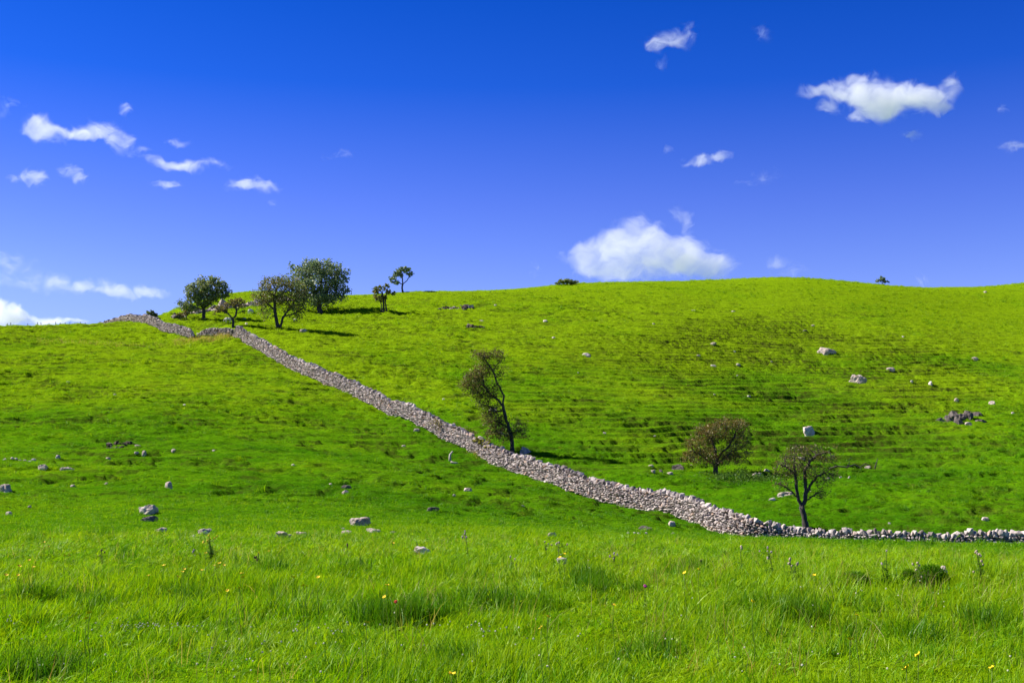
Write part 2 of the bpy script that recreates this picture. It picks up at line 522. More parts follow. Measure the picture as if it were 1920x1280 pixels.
    plain('petal_white', (.40, .40, .22), (.58, .56, .42), 40)
    plain('petal_pink', (.30, .20, .24), (.46, .36, .38), 40)
    plain('petal_purple', (.30, .03, .16), (.42, .06, .25), 40)
    plain('petal_red', (.40, .035, .02), (.5, .07, .03), 40)
    plain('seed_fluff', (.30, .22, .13), (.52, .44, .32), 30)
    plain('seed_brown', (.12, .075, .035), (.22, .14, .07), 30)
    plain('post_wood', (.10, .085, .07), (.19, .165, .14), 8)


build_materials()
ground = build_ground()


# ------------------------------------------------------------------ dry stone walls
def unit_stone(seed, n=15, flat=.55):
    rng = np.random.default_rng(seed)
    bm = bmesh.new()
    for _ in range(n):
        v = rng.normal(size=3); v /= (np.abs(v) ** 9).sum() ** (1 / 9)
        v *= rng.uniform(.80, 1.0)
        bm.verts.new(v * .5)
    r = bmesh.ops.convex_hull(bm, input=bm.verts[:])
    bmesh.ops.delete(bm, geom=[g for g in r['geom_interior'] if isinstance(g, bmesh.types.BMVert)], context='VERTS')
    bmesh.ops.recalc_face_normals(bm, faces=bm.faces[:])
    bmesh.ops.triangulate(bm, faces=bm.faces[:])
    bm.verts.index_update()
    V = np.array([v.co[:] for v in bm.verts]); Fc = np.array([[v.index for v in f.verts] for f in bm.faces])
    bm.free()
    return V, Fc


STONES = [unit_stone(100 + k, 13 + k % 5) for k in range(14)]


def rot_xyz(a, b, c):
    ca, sa, cb, sb, cc, sc_ = math.cos(a), math.sin(a), math.cos(b), math.sin(b), math.cos(c), math.sin(c)
    return np.array([[cb * cc, -cb * sc_, sb], [ca * sc_ + sa * sb * cc, ca * cc - sa * sb * sc_, -sa * cb], [sa * sc_ - ca * sb * cc, sa * cc + ca * sb * sc_, ca * cb]])


def resample(pts, step):
    pts = np.asarray(pts, float)
    # smooth the corners a little
    for _ in range(2):
        q = [pts[0]]
        for a, b in zip(pts[:-1], pts[1:]):
            q += [a * .75 + b * .25, a * .25 + b * .75]
        pts = np.array(q + [pts[-1]])
    d = np.concatenate([[0], np.cumsum(np.hypot(*np.diff(pts, axis=0).T))])
    s = np.arange(0, d[-1], step)
    return s, np.stack([np.interp(s, d, pts[:, k]) for k in (0, 1)], -1)


def build_wall(name, label, path, hfun, base_w=.72, top_w=.42, coping=True, group=None, part_test=None, part_max=300, seed=1, stone_len=.225, course=.135, rough=1.0):
    rng = np.random.default_rng(seed)
    s, P2 = resample(path, .2)
    # the wall is built over the smoothed lie of the ground
    z = height(P2[:, 0], P2[:, 1])
    k = np.ones(9) / 9
    z = np.convolve(np.pad(z, 4, mode='edge'), k, 'valid')
    T = np.gradient(P2, axis=0); T /= np.hypot(*T.T)[:, None]
    NR = np.stack([T[:, 1], -T[:, 0]], -1)
    L = s[-1]
    hh = np.array([hfun(v, s[-1]) for v in s]) * (1 + .05 * fbm(s / 2.5, s * 0 + seed, 3)) + .05 * fbm(s / .9, s * 0 + 3 * seed, 2)
    cope = .26 if coping else .0
    def at(sv, side, h):
        i = min(max(sv / .2, 0), len(s) - 1.001); a = int(i); t = i - a
        p = P2[a] * (1 - t) + P2[a + 1] * t
        n = NR[a]; tt = T[a]
        zz = z[a] * (1 - t) + z[a + 1] * t
        H_ = hh[a]
        w = (base_w + (top_w - base_w) * min(h / max(H_, .1), 1)) / 2
        p3 = np.array([p[0] + n[0] * side * w, p[1] + n[1] * side * w, zz + h])
        slope = (z[a + 1] - z[a]) / .2
        t3 = np.array([tt[0], tt[1], slope]); t3 /= np.linalg.norm(t3)
        n3 = np.array([n[0], n[1], 0.])
        u3 = np.cross(t3, n3); u3 *= np.sign(u3[2])
        return p3, t3, n3, u3, H_
    items = []          # (pos, R, scale, variant, coping?)
    def put(p, R, sc, cop): items.append((p, R, sc, int(rng.integers(len(STONES))), cop))
    for side in (1, -1):
        h = .02; row = 0
        while h < 2.2:
            ch = course * rng.uniform(.8, 1.25) * (1.25 - .25 * min(row / 5, 1))
            sv = rng.uniform(0, .2)
            while sv < L - .1:
                w = stone_len * rng.choice([.6, .8, 1, 1.25, 1.7], p=[.2, .28, .27, .17, .08]) * (1.15 - .2 * min(h, 1.2))
                p, t3, n3, u3, H_ = at(sv + w / 2, side, h + ch / 2)
                if h + ch * .6 < H_ - cope:
                    R = np.stack([t3, n3 * side, u3], -1) @ rot_xyz(*(rng.normal(size=3) * np.array([.30, .34, .38]) * rough))
                    p = p - n3 * side * (.10 + rng.normal() * .03) + u3 * rng.normal() * .02
                    put(p, R, np.array([w * rng.uniform(1.0, 1.2), .32, ch * rng.uniform(.95, 1.3)]), False)
                sv += w
            h += ch; row += 1
    if coping:
        sv = 0
        while sv < L:
            w = rng.uniform(.15, .36)
            p, t3, n3, u3, H_ = at(sv + w / 2, 0, 0)
            tall = rng.uniform(.26, .50)
            p = p + np.array([0, 0, 1.]) * (H_ - cope + tall * .32 - .02 + rng.normal() * .025) + n3 * rng.normal() * .03
            R = np.stack([t3, n3, np.array([0, 0, 1.])], -1) @ rot_xyz(rng.normal() * .12, rng.normal() * .18 + .18, rng.normal() * .2)
            put(p, R, np.array([w * 1.42, rng.uniform(.40, .56), tall]), True)
            sv += w
    root = bpy.data.objects.new(name, None); COL.objects.link(root)
    root.location = (P2[0, 0], P2[0, 1], z[0]); org = np.array(root.location)
    tag(root, label, 'wall', group)
    chosen = set()
    if part_test:
        sc_ = [(part_test(it[0], it[4], it[2]), k) for k, it in enumerate(items)]
        sc_ = sorted([q for q in sc_ if q[0] > 0], reverse=True)[:part_max]
        chosen = {k for _, k in sc_}
        meshes = [mesh_np('stone', V, Fc, [M['wall_stone']]) for V, Fc in STONES]
        for k in chosen:
            p, R, sc, v, cp = items[k]
            o = link('coping_stone' if cp else 'stone', meshes[v], root)
            o.matrix_local = Matrix.LocRotScale(Vector(p - org), Matrix(R.tolist()).to_quaternion(), Vector(sc))
    VV, FF, off = [], [], 0
    for k, (p, R, sc, v, cp) in enumerate(items):
        if k in chosen: continue
        V, Fc = STONES[v]
        VV.append((V * sc) @ R.T + (p - org)); FF.append(Fc + off); off += len(V)
    o = link('packed_stones', mesh_np('packed_stones', np.vstack(VV), np.vstack(FF), [M['wall_stone']]), root); o['kind'] = 'stuff'
    # hearting inside, behind the facing stones
    VV, FF = [], []
    for i in range(0, len(s), 3):
        for side, h, wf in ((1, -.3, 1), (1, 1, .6), (-1, 1, .6), (-1, -.3, 1)):
            w = (base_w if h < 0 else top_w) / 2 - .16
            hz = -.3 if h < 0 else max(hh[i] - cope - .06, .05)
            VV.append((P2[i, 0] + NR[i, 0] * side * max(w, .05), P2[i, 1] + NR[i, 1] * side * max(w, .05), z[i] + hz))
    n = len(VV) // 4
    for i in range(n - 1):
        a = i * 4; b = a + 4
        FF += [(a, a + 1, b + 1, b), (a + 1, a + 2, b + 2, b + 1), (a + 2, a + 3, b + 3, b + 2), (a + 3, a, b, b + 3)]
    FF += [(0, 3, 2, 1), (4 * n - 4, 4 * n - 3, 4 * n - 2, 4 * n - 1)]
    link('hearting', mesh_np('hearting', np.array(VV) - org, np.array(FF), [M['dark_limestone']]), root)
    return root, (s, P2, z, hh)


def pxy(px, py, Y):
    x, y, zz = pt(px, py, Y); return (float(x), float(y))


WALL_PATH = [(36, 61), (29.0, 62), (24, 63), (20.5, 64), (17.3, 65.4), (14.3, 66.3)] + [pxy(*q) for q in (
    (1380, 1006, 67.5), (1350, 996, 69), (1315, 980, 71), (1290, 966, 73), (1250, 959, 75), (1180, 950, 78), (1080, 925, 83), (997, 893, 88),
    (922, 866, 93.5), (860, 832, 99), (810, 804, 104), (740, 779, 110), (647, 733, 120), (547, 690, 131), (480, 653, 141), (447, 635, 146), (440, 634, 147.2))]


def near_stone(p, cop, sc):
    x, y, z = p
    px = 960 + x / y * F
    if not (1150 < px < 1915): return -1
    return (2.2 if cop else 1.0) * sc[0] * sc[2] / y / y if (cop or (1270 < px < 1420 and z > -9)) else -1


main_wall, MW = build_wall('dry_stone_wall', 'long grey dry stone wall winding diagonally down the hillside to the meadow', WALL_PATH, lambda s, L: 1.55 + .3 * max(0, min(1, (24 - s) / 10)) - .75 * max(0, 1 - (L - s) / 1.6) ** 2, part_test=near_stone, seed=11)
build_wall('dry_stone_wall', 'short low slumped stretch of stone wall beside the gap, dry grass at its foot',
           [pxy(437, 637, 147.6), pxy(402, 637, 149), pxy(371, 637, 150.5)], lambda s, L: 1.1 - .55 * (abs(s / L - .42) * 2) ** 2, coping=False, group='upper stretches of the stone wall', seed=12, rough=1.6)
build_wall('dry_stone_wall', 'uppermost stretch of dry stone wall running past the wall-top bush to the skyline',
           [pxy(363, 635, 150), pxy(335, 629, 153), pxy(310, 621, 157), pxy(285, 612, 161), pxy(263, 606, 165), pxy(240, 604, 169), pxy(212, 604, 173), pxy(182, 606, 177)],
           lambda s, L: (1.3 if s < 18 else 1.12) - .8 * max(0, 1 - s / 1.5) ** 2, group='upper stretches of the stone wall', seed=13)


def moss_on_wall():
    s, P2, z, hh = MW
    px = 960 + P2[:, 0] / P2[:, 1] * F
    idx = [i for i in range(len(s)) if 893 < px[i] < 922]
    bm = bmesh.new()
    rng = random.Random(5)
    for i in idx:
        for k in range(3):
            m = bmesh.ops.create_icosphere(bm, subdivisions=1, radius=rng.uniform(.09, .2))
            off = Vector((P2[i, 0] - .1 + rng.uniform(-.25, .2), P2[i, 1] - .1 + rng.uniform(-.25, .2), z[i] + hh[i] - rng.uniform(-.02, .38)))
            for v in m['verts']:
                v.co = Vector((v.co.x, v.co.y, v.co.z * .6)) + off + Vector((rng.uniform(-.03, .03),) * 3)
    bm.transform(Matrix.Translation(-main_wall.location))
    me = bpy.data.meshes.new('moss'); bm.to_mesh(me); bm.free(); me.materials.append(M['moss'])
    o = link('moss', me, main_wall); o['label'] = 'yellow-green moss over the wall top beside the leaning tree'; o['kind'] = 'stuff'


moss_on_wall()


# ------------------------------------------------------------------ boulders and stones
def boulder_mesh(name, w, h, d, seed, mat, sub=3, cuts=9, rough=.22, boxy=.5):
    rng = np.random.default_rng(seed)
    bm = bmesh.new(); bmesh.ops.create_icosphere(bm, subdivisions=sub, radius=1)
    V = np.array([v.co[:] for v in bm.verts])
    V /= (np.abs(V) ** (2 + 4 * boxy)).sum(1)[:, None] ** (1 / (2 + 4 * boxy))
    for _ in range(cuts):
        n = rng.normal(size=3); n[2] = n[2] * .7; n /= np.linalg.norm(n)
        dd = rng.uniform(.62, .95)
        e = np.maximum(V @ n - dd, 0); V -= e[:, None] * n * .92
    sd = Vector(rng.uniform(-50, 50, 3))
    for i, v in enumerate(V):
        q = Vector(v)
        k = mnoise.fractal(q * 1.6 + sd, 1.0, 2.0, 4) * rough * .6
        rg = abs(mnoise.noise(q * 3.1 - sd)) * rough * .55 + abs(mnoise.noise(q * 7.3 + sd)) * rough * .3
        V[i] = v * (1 + k - rg)
    V = V * np.array([w / 2, d / 2, h / 2])
    for v, c in zip(bm.verts, V): v.co = c
    me = bpy.data.meshes.new(name); bm.to_mesh(me); bm.free()
    me.materials.append(M[mat])
    me.polygons.foreach_set('use_smooth', np.zeros(len(me.polygons), bool))
    return me


ROCK_SPOTS = []


def rock(px, py, w, h, label, group=None, mat='limestone', name=None, sink=.46, boxy=.5, rough=.22, tilt=0):
    """w, h: size in photograph pixels as it shows; py is the foot"""
    p = site(px, py)
    k = p.y / F
    W_, H_ = w * k * 1.06, h * k * .76
    ROCK_SPOTS.append((p.x, p.y + W_ * .1, W_, H_))
    small = w < 11
    seed = int(px * 7 + py * 13)
    tot = H_ / (1 - sink)
    me = boulder_mesh('boulder' if not small else 'stone', W_ * 1.03, tot * 1.05, max(W_ * .75, tot * .8), seed, mat, sub=2 if small else 4 if w > 19 else 3, boxy=boxy, rough=rough)
    o = link(name or ('stone' if small else 'boulder'), me)
    o.location = (p.x, p.y + W_ * .25, p.z + tot * (.5 - sink) + (.10 if p.y < 19 else .05 if p.y < 26 else 0))
    o.rotation_euler = (0, math.radians(tilt), random.uniform(-.35, .35))
    tag(o, label, 'stone' if small else 'boulder', group)
    return o


L_ = 'left field'
ROCKS = [
    (8, 922, 26, 18, 'grey boulder lying at the very edge of the field, half out of view'),
    (15, 965, 12, 8, 'small grey stone below the half-hidden edge boulder'),
    (79, 880, 20, 12, 'domed grey boulder just under the line of rubble'),
    (123, 881, 23, 7, 'flat pale slab of limestone beside the domed boulder'),
    (108, 859, 9, 8, 'upright pale stone standing at the end of the rubble line'),
    (202, 861, 10, 5, 'lone low pale stone between rubble line and pointed stones'),
    (255, 852, 10, 5, 'low stone touching the round stone in the field'),
    (269, 851, 8, 9, 'round pale stone standing up next to a low one'),
    (256, 836, 13, 4, 'flat stone in the dark weedy patch of the field'),
    (324, 847, 9, 9, 'small pointed white stone alone in the field'),
    (315, 915, 18, 16, 'pinkish upright boulder alone in mid field'),
    (277, 977, 30, 15, 'dark pitted boulder under the biggest field boulder', 'dark_limestone'),
    (274, 964, 35, 23, 'biggest boulder of the field, brown-topped, on a darker one'),
    (298, 997, 23, 10, 'half-buried grey boulder in front of the biggest field boulder'),
    (380, 1003, 25, 10, 'low pale boulder beside the tall yellow-green weed'),
    (530, 1010, 34, 11, 'long low white slab of rock at the meadow edge'),
    (563, 1005, 20, 5, 'thin pale stone trailing off the long low slab'),
    (136, 912, 9, 5, 'small stone in the grass below the flat slab'),
    (199, 907, 9, 4, 'small pale sliver of stone in mid field'),
    (55, 951, 8, 5, 'tiny brown stone above the meadow edge'),
    (648, 916, 18, 9, 'dark flat rock bedded in a grassy bank', 'dark_limestone'),
    (646, 925, 13, 9, 'pinkish broken rock under the dark flat rock'),
    (674, 985, 37, 18, 'craggy white-grey boulder above a few small slabs'),
    (648, 1001, 20, 8, 'pale slab nearest below the craggy boulder'),
    (644, 993, 9, 5, 'little stone on top of the pale slab'),
    (697, 998, 26, 8, 'brown-stained slab below the craggy boulder'),
    (738, 999, 12, 5, 'small white stones beyond the brown-stained slab'),
    (811, 958, 23, 10, 'dark brown wedge-shaped rock in the field', 'dark_limestone'),
    (876, 921, 17, 9, 'pale rock with a dark hollow beside it'),
    (1035, 1005, 17, 10, 'pale pyramid-shaped stone at the meadow edge'),
    (792, 1047, 28, 12, 'bright oblong limestone block in the meadow grass', 'pale_limestone'),
    (1054, 1067, 21, 9, 'white stone under the seeding thistles in the meadow', 'pale_limestone'),
    (1212, 994, 25, 10, 'dark humped rock in front of the wall bend', 'dark_limestone'),
    (1260, 986, 15, 12, 'pinkish stone in the dark grass by the wall bend'),
    (1297, 979, 15, 15, 'rounded boulder fallen out at the wall bend'),
    (1262, 1001, 9, 5, 'little pale stone nearest the meadow under the wall bend'),
    (781, 809, 14, 7, 'flat pinkish stone near the bramble on the wall'),
    (757, 837, 8, 4, 'small stone lying downhill of the flat pinkish one'),
    (567, 623, 15, 9, 'round grey boulder at the end of the two-stemmed tree\'s shadow'),
    (985, 849, 22, 18, 'rounded grey boulder at the foot of the tall leaning tree'),
    (924, 771, 15, 9, 'pale rock seen through the leaning tree\'s branches', 'pale_limestone'),
    (938, 815, 14, 9, 'pale rock behind the leaning tree\'s low foliage'),
    (1100, 669, 17, 8, 'white oblong stone alone on the smooth slope', 'pale_limestone'),
    (1551, 662, 34, 13, 'long tilted limestone slab high on the terraced slope', 'limestone', 14),
    (1611, 719, 29, 21, 'tall craggy boulder in the middle of the terraced slope'),
    (1520, 817, 32, 24, 'big white rounded boulder above the bare hawthorn', 'pale_limestone'),
    (1818, 797, 14, 8, 'small pale stone just below the rock outcrop'),
    (1794, 753, 10, 7, 'small stone above the rock outcrop'),
    (1862, 758, 13, 8, 'round stone uphill and right of the rock outcrop'),
    (1745, 721, 6, 9, 'tiny upright white stone on the terraced slope', 'pale_limestone'),
    (1710, 717, 6, 4, 'tiny white stone next to the upright one', 'pale_limestone'),
    (1672, 694, 15, 7, 'low pale stone between tilted slab and upright stone'),
    (1830, 675, 14, 7, 'pale stone at the edge of the green gully'),
    (1338, 646, 11, 5, 'dark-bottomed stone high on the terraces'),
    (1310, 668, 8, 4, 'tiny stone below the dark-bottomed stone'),
    (1338, 687, 14, 6, 'white stone in the middle of the terraces', 'pale_limestone'),
    (1385, 686, 10, 5, 'small brownish stone beside the white one on the terraces'),
    (1374, 584, 15, 5, 'pale flat stone near the hilltop'),
    (1525, 611, 9, 4, 'small pale stone under the highest part of the skyline'),
    (1510, 621, 10, 4, 'small dark stone under the highest part of the skyline', 'dark_limestone'),
    (1225, 608, 7, 4, 'tiny white stone on the upper smooth slope', 'pale_limestone'),
    (1848, 549, 7, 5, 'tiny stone close under the far skyline dip'),
    (1274, 880, 25, 12, 'dark blocky boulder beside the rust-leaved hawthorn', 'dark_limestone'),
    (1224, 887, 13, 7, 'round stone downhill of the dark blocky boulder'),
    (1240, 885, 8, 6, 'small dark stone between round stone and blocky boulder', 'dark_limestone'),
    (1256, 889, 12, 5, 'flat splintered stone under the dark blocky boulder'),
    (1220, 874, 12, 4, 'flat pale stone uphill of the round stone'),
    (1420, 896, 22, 13, 'reddish bedded rock between the two hawthorns'),
    (1438, 884, 13, 7, 'pale stone above the reddish bedded rock'),
    (1500, 861, 19, 7, 'pale flat rock seen through the bare hawthorn crown', 'pale_limestone'),
    (1474, 929, 27, 10, 'pale rock under the bare hawthorn\'s lowest branches'),
    (1449, 938, 15, 7, 'white stone in front of the bare hawthorn', 'pale_limestone'),
    (1850, 976, 15, 10, 'pinkish stone in dark grass behind the wall'),
    (1668, 982, 6, 4, 'tiny white stone behind the wall, out on the grass', 'pale_limestone'),
    (1771, 1090, 17, 15, 'pale stone leaning on the dark mossy hummock', 'pale_limestone'),
    (900, 602, 15, 4, 'pale flat stone beside the upper earth scar'),
    (1628, 877, 13, 6, 'pale rock under the upright end of the fallen branch'),
    (1075, 531, 7, 3, 'white stone against the skyline shrub', 'pale_limestone'),
]
for q in ROCKS:
    rock(q[0], q[1], q[2], q[3], q[4], mat=q[5] if len(q) > 5 else 'limestone', tilt=q[6] if len(q) > 6 else random.uniform(-8, 8), rough=.3 if q[2] > 20 else .22, boxy=.75 if 'block' in q[4] or 'slab' in q[4] or 'white rounded' in q[4] else .25)

for grp, lab, lst in (
    ('rubble line in the left field', 'one of the little pale stones strung out in the rubble line', [(8, 862, 7, 4), (22, 861, 8, 5), (29, 862, 6, 5), (37, 863, 7, 4), (46, 864, 7, 4), (55, 865, 6, 3), (62, 863, 8, 5)]),
    ('tiny stones below the dark humped rock', 'one of the tiny white stones below the dark humped rock', [(1178, 1000, 6, 4), (1190, 1000, 6, 4), (1198, 1001, 7, 4), (1212, 1001, 7, 5)]),
    ('tiny stones beside the bare hawthorn', 'one of the tiny white stones beside the bare hawthorn', [(1554, 897, 6, 3), (1577, 896, 6, 4), (1593, 896, 6, 5)]),
    ('specks of stone on the terraced slope', 'one of the tiny pale stones dotted over the terraced slope', [(1404, 743, 7, 3), (1447, 679, 5, 3), (1133, 813, 7, 4), (1227, 817, 7, 4), (1378, 661, 5, 3), (1900, 775, 6, 4), (1693, 632, 6, 3), (1383, 705, 5, 3), (1340, 740, 5, 3)]),
    ('specks of stone on the slope below the hilltop', 'one of the tiny pale stones dotted over the upper slope', [(1022, 603, 9, 4), (929, 573, 5, 3), (1038, 634, 7, 3), (832, 749, 5, 4), (1084, 700, 5, 3), (1300, 583, 9, 3), (458, 598, 6, 3), (461, 608, 6, 4), (552, 600, 7, 4)]),
    ('specks of stone in the field in front of the wall', 'one of the tiny pale stones scattered below the wall', [(127, 717, 6, 4), (215, 741, 5, 4), (549, 872, 8, 4), (619, 908, 6, 4), (942, 941, 7, 4), (980, 949, 7, 4), (363, 1009, 6, 4), (851, 929, 6, 3), (400, 845, 7, 3), (345, 760, 5, 3)])):
    lst = sorted(lst)
    for i, (a, b, c, d) in enumerate(lst): rock(a, b, c, d, ordinal(i, len(lst)) + ' ' + lab.replace('one of', 'of'), grp, 'pale_limestone')


def outcrop():
    root = bpy.data.objects.new('rock_outcrop', None); COL.objects.link(root)
    c = site(1800, 795); root.location = c; k = c.y / F
    tag(root, 'craggy broken limestone outcrop set in a dark hollow of the hillside', 'outcrop')
    for j, (px, py, w, h) in enumerate(((1766, 790, 22, 16), (1782, 790, 18, 20), (1797, 795, 17, 24), (1806, 786, 18, 24), (1817, 783, 18, 22), (1830, 780, 14, 16), (1839, 778, 12, 12), (1787, 784, 22, 20), (1842, 790, 26, 6))):
        q = site(px, py)
        tot = h * k * 1.7
        me = boulder_mesh('rock', w * k * 1.15, tot, w * k * 1.1, 900 + j, 'dark_limestone', 3, 10, .35, .6)
        o = link('rock', me, root)
        o.location = Vector((q.x, q.y + .3, q.z - h * k * .22)) - c
        o.rotation_euler = (random.uniform(-.3, .1), random.uniform(-.3, .3), random.uniform(-.6, .6))
    # mossy stones to the side
outcrop()


def scatter_stones(name, label, cat, pts, size, n, mats, group=None, spread=1.0, seed=0):
    """a strip of half-buried tumbled stones along a world path, too small to tell apart: one object"""
    rng = np.random.default_rng(seed)
    s, P2 = resample(pts, .3)
    VV, FF, off = [], [], 0
    for k in range(n):
        i = rng.integers(len(s)); x = P2[i, 0] + rng.normal() * spread * .4; y = P2[i, 1] + rng.normal() * spread
        V, Fc = STONES[int(rng.integers(len(STONES)))]
        sc = size * rng.lognormal(0, .45) * np.array([1.2, 1, .75])
        VV.append((V * sc) @ rot_xyz(*rng.uniform(-.6, .6, 3)).T + np.array([x, y, H(x, y) + sc[2] * .12])); FF.append(Fc + off); off += len(V)
    o = link(name, mesh_np(name, np.vstack(VV), np.vstack(FF), [M[m] for m in mats], mat_index=np.repeat(rng.integers(len(mats), size=n), [len(f) for f in FF])))
    tag(o, label, cat, group, 'stuff')
    return o


scatter_stones('rubble', 'grey line of tumbled wall stones running uphill behind the trees', 'rubble',
               [pxy(332, 599, 168), pxy(370, 590, 173), pxy(410, 584, 178), pxy(450, 577, 184), pxy(500, 571, 190), pxy(545, 566, 195)], .5, 420, ['wall_stone', 'dark_limestone', 'limestone'], spread=1.1, seed=3)
scatter_stones('rubble', 'small dark stony scar high on the smooth slope', 'rubble', [pxy(832, 581, 188), pxy(882, 580, 189)], .33, 90, ['dark_limestone', 'limestone', 'earth'], spread=.7, seed=4)
scatter_stones('rubble', 'dark earthy scar below the stony scar on the slope', 'rubble', [pxy(878, 621, 170), pxy(908, 621, 170)], .3, 50, ['earth', 'dark_limestone'], spread=.5, seed=5)
scatter_stones('rubble', 'dark earth scrape in the middle of the left field above weeds', 'rubble', [pxy(205, 835, 82), pxy(245, 833, 82)], .2, 40, ['earth', 'earth', 'dark_limestone'], spread=.5, seed=6)


# ------------------------------------------------------------------ trees and shrubs
def grow(chains, blobs, n_attr, step, kill, seed, shell=.35, infl=99, max_it=160, wobble=.25):
    """space colonisation: branches grow from the given limbs towards points spread through the crown"""
    rng = np.random.default_rng(seed)
    nodes, parent = [], []
    def key(p): return tuple(np.round(p, 3))
    seen = {}
    for ch in chains:
        prev = None
        for a, b in zip(ch[:-1], ch[1:]):
            a, b = np.array(a), np.array(b)
            m = max(1, int(np.linalg.norm(b - a) / step))
            for i in range(m + 1):
                p = a + (b - a) * i / m
                if 0 < i < m: p = p + rng.normal(size=3) * step * .12
                kk = key(p)
                if kk in seen: prev = seen[kk]; continue
                if prev is None and nodes:
                    prev = int(np.argmin([np.linalg.norm(np.array(q) - p) for q in nodes])) if a[2] > .25 else -1
                nodes.append(p); parent.append(-1 if prev is None else prev); seen[kk] = len(nodes) - 1; prev = len(nodes) - 1
    vol = np.array([b[3] * b[4] * b[5] * (b[6] if len(b) > 6 else 1) for b in blobs]) ** .8
    pick = rng.choice(len(blobs), n_attr, p=vol / vol.sum())
    d = rng.normal(size=(n_attr, 3)); d /= np.linalg.norm(d, axis=1)[:, None]
    rr = (shell + (1 - shell) * rng.random(n_attr)) ** (1 / 2.2)
    B = np.array([b[:6] for b in blobs])[pick]
    A = B[:, :3] + d * rr[:, None] * B[:, 3:6]
    A = A[A[:, 2] > .15]
    Nn = np.array(nodes)
    D = np.full(len(A), 1e9); I = np.zeros(len(A), int)
    def upd(new, base):
        nonlocal D, I
        d2 = np.linalg.norm(A[:, None] - new[None], axis=2)
        j = d2.argmin(1); m = d2[np.arange(len(A)), j]
        w = m < D; D = np.where(w, m, D); I = np.where(w, j + base, I)
    upd(Nn, 0)
    alive = D > kill
    for _ in range(max_it):
        if not alive.any(): break
        idx = np.where(alive & (D < infl))[0]
        if len(idx) == 0: break
        dirs = A[idx] - Nn[I[idx]]; dirs /= np.linalg.norm(dirs, axis=1)[:, None]
        acc = {}
        for q, v in zip(I[idx], dirs): acc[q] = acc.get(q, 0) + v
        new, par = [], []
        for q, v in acc.items():
            v = v / (np.linalg.norm(v) + 1e-6) + rng.normal(size=3) * wobble
            v /= np.linalg.norm(v)
            new.append(Nn[q] + v * step); par.append(q)
        base = len(Nn); Nn = np.vstack([Nn, new]); parent += par
        upd(np.array(new), base)
        alive &= D > kill
        if len(Nn) > 9000: break
    return Nn, np.array(parent)


def tube_mesh(name, Nn, parent, rad, sel, mats):
    kids = {}
    for i, p in enumerate(parent):
        if p >= 0: kids.setdefault(p, []).append(i)
    main = {p: max(k, key=lambda q: rad[q]) for p, k in kids.items()}
    VV, Q = [], []
    ring = {}
    def add_ring(c, ax, r, n):
        ax = ax / (np.linalg.norm(ax) + 1e-9)
        u = np.cross(ax, [0.3, .9, .1]); u /= np.linalg.norm(u); v = np.cross(ax, u)
        t = np.arange(n) * 2 * math.pi / n
        b = sum(len(x) for x in VV[-1:]) if False else add_ring.n
        VV.append(c + r * (np.cos(t)[:, None] * u + np.sin(t)[:, None] * v)); add_ring.n += n
        return b
    add_ring.n = 0
    for i, p in enumerate(parent):
        if p < 0 or not sel[i]: continue
        n = 7 if rad[i] > .05 else 4 if rad[i] > .02 else 3
        ax = Nn[i] - Nn[p]
        if main.get(p) == i and (p, n) in ring: a = ring[(p, n)]
        else: a = add_ring(Nn[p], ax, min(rad[p], rad[i] * 1.25) if main.get(p) != i else rad[p], n)
        b = add_ring(Nn[i], ax, rad[i], n); ring[(i, n)] = b
        for k in range(n): Q.append((a + k, a + (k + 1) % n, b + (k + 1) % n, b + k))
    if not VV: return None
    return mesh_np(name, np.vstack(VV), np.array(Q), mats, smooth=True)


def leaf_mesh(name, pts, n, size, spread, mat, seed, up=.3):
    rng = np.random.default_rng(seed)
    P0 = pts[rng.integers(len(pts), size=n)] + rng.normal(size=(n, 3)) * spread
    P0[:, 2] = np.maximum(P0[:, 2], .08)
    a = rng.normal(size=(n, 3)); a /= np.linalg.norm(a, axis=1)[:, None]
    b = rng.normal(size=(n, 3)); b[:, 2] *= 1 - up; b -= (a * b).sum(1)[:, None] * a; b /= np.linalg.norm(b, axis=1)[:, None]
    c = np.cross(a, b)
    s = size * rng.lognormal(0, .28, n)[:, None]
    v = np.stack([P0 - a * s * .55, P0 + b * s * .34 + c * s * .08, P0 + a * s * .55, P0 - b * s * .34 + c * s * .08], 1).reshape(-1, 3)
    f = np.arange(n * 4).reshape(-1, 4)
    return mesh_np(name, v, f, [mat])


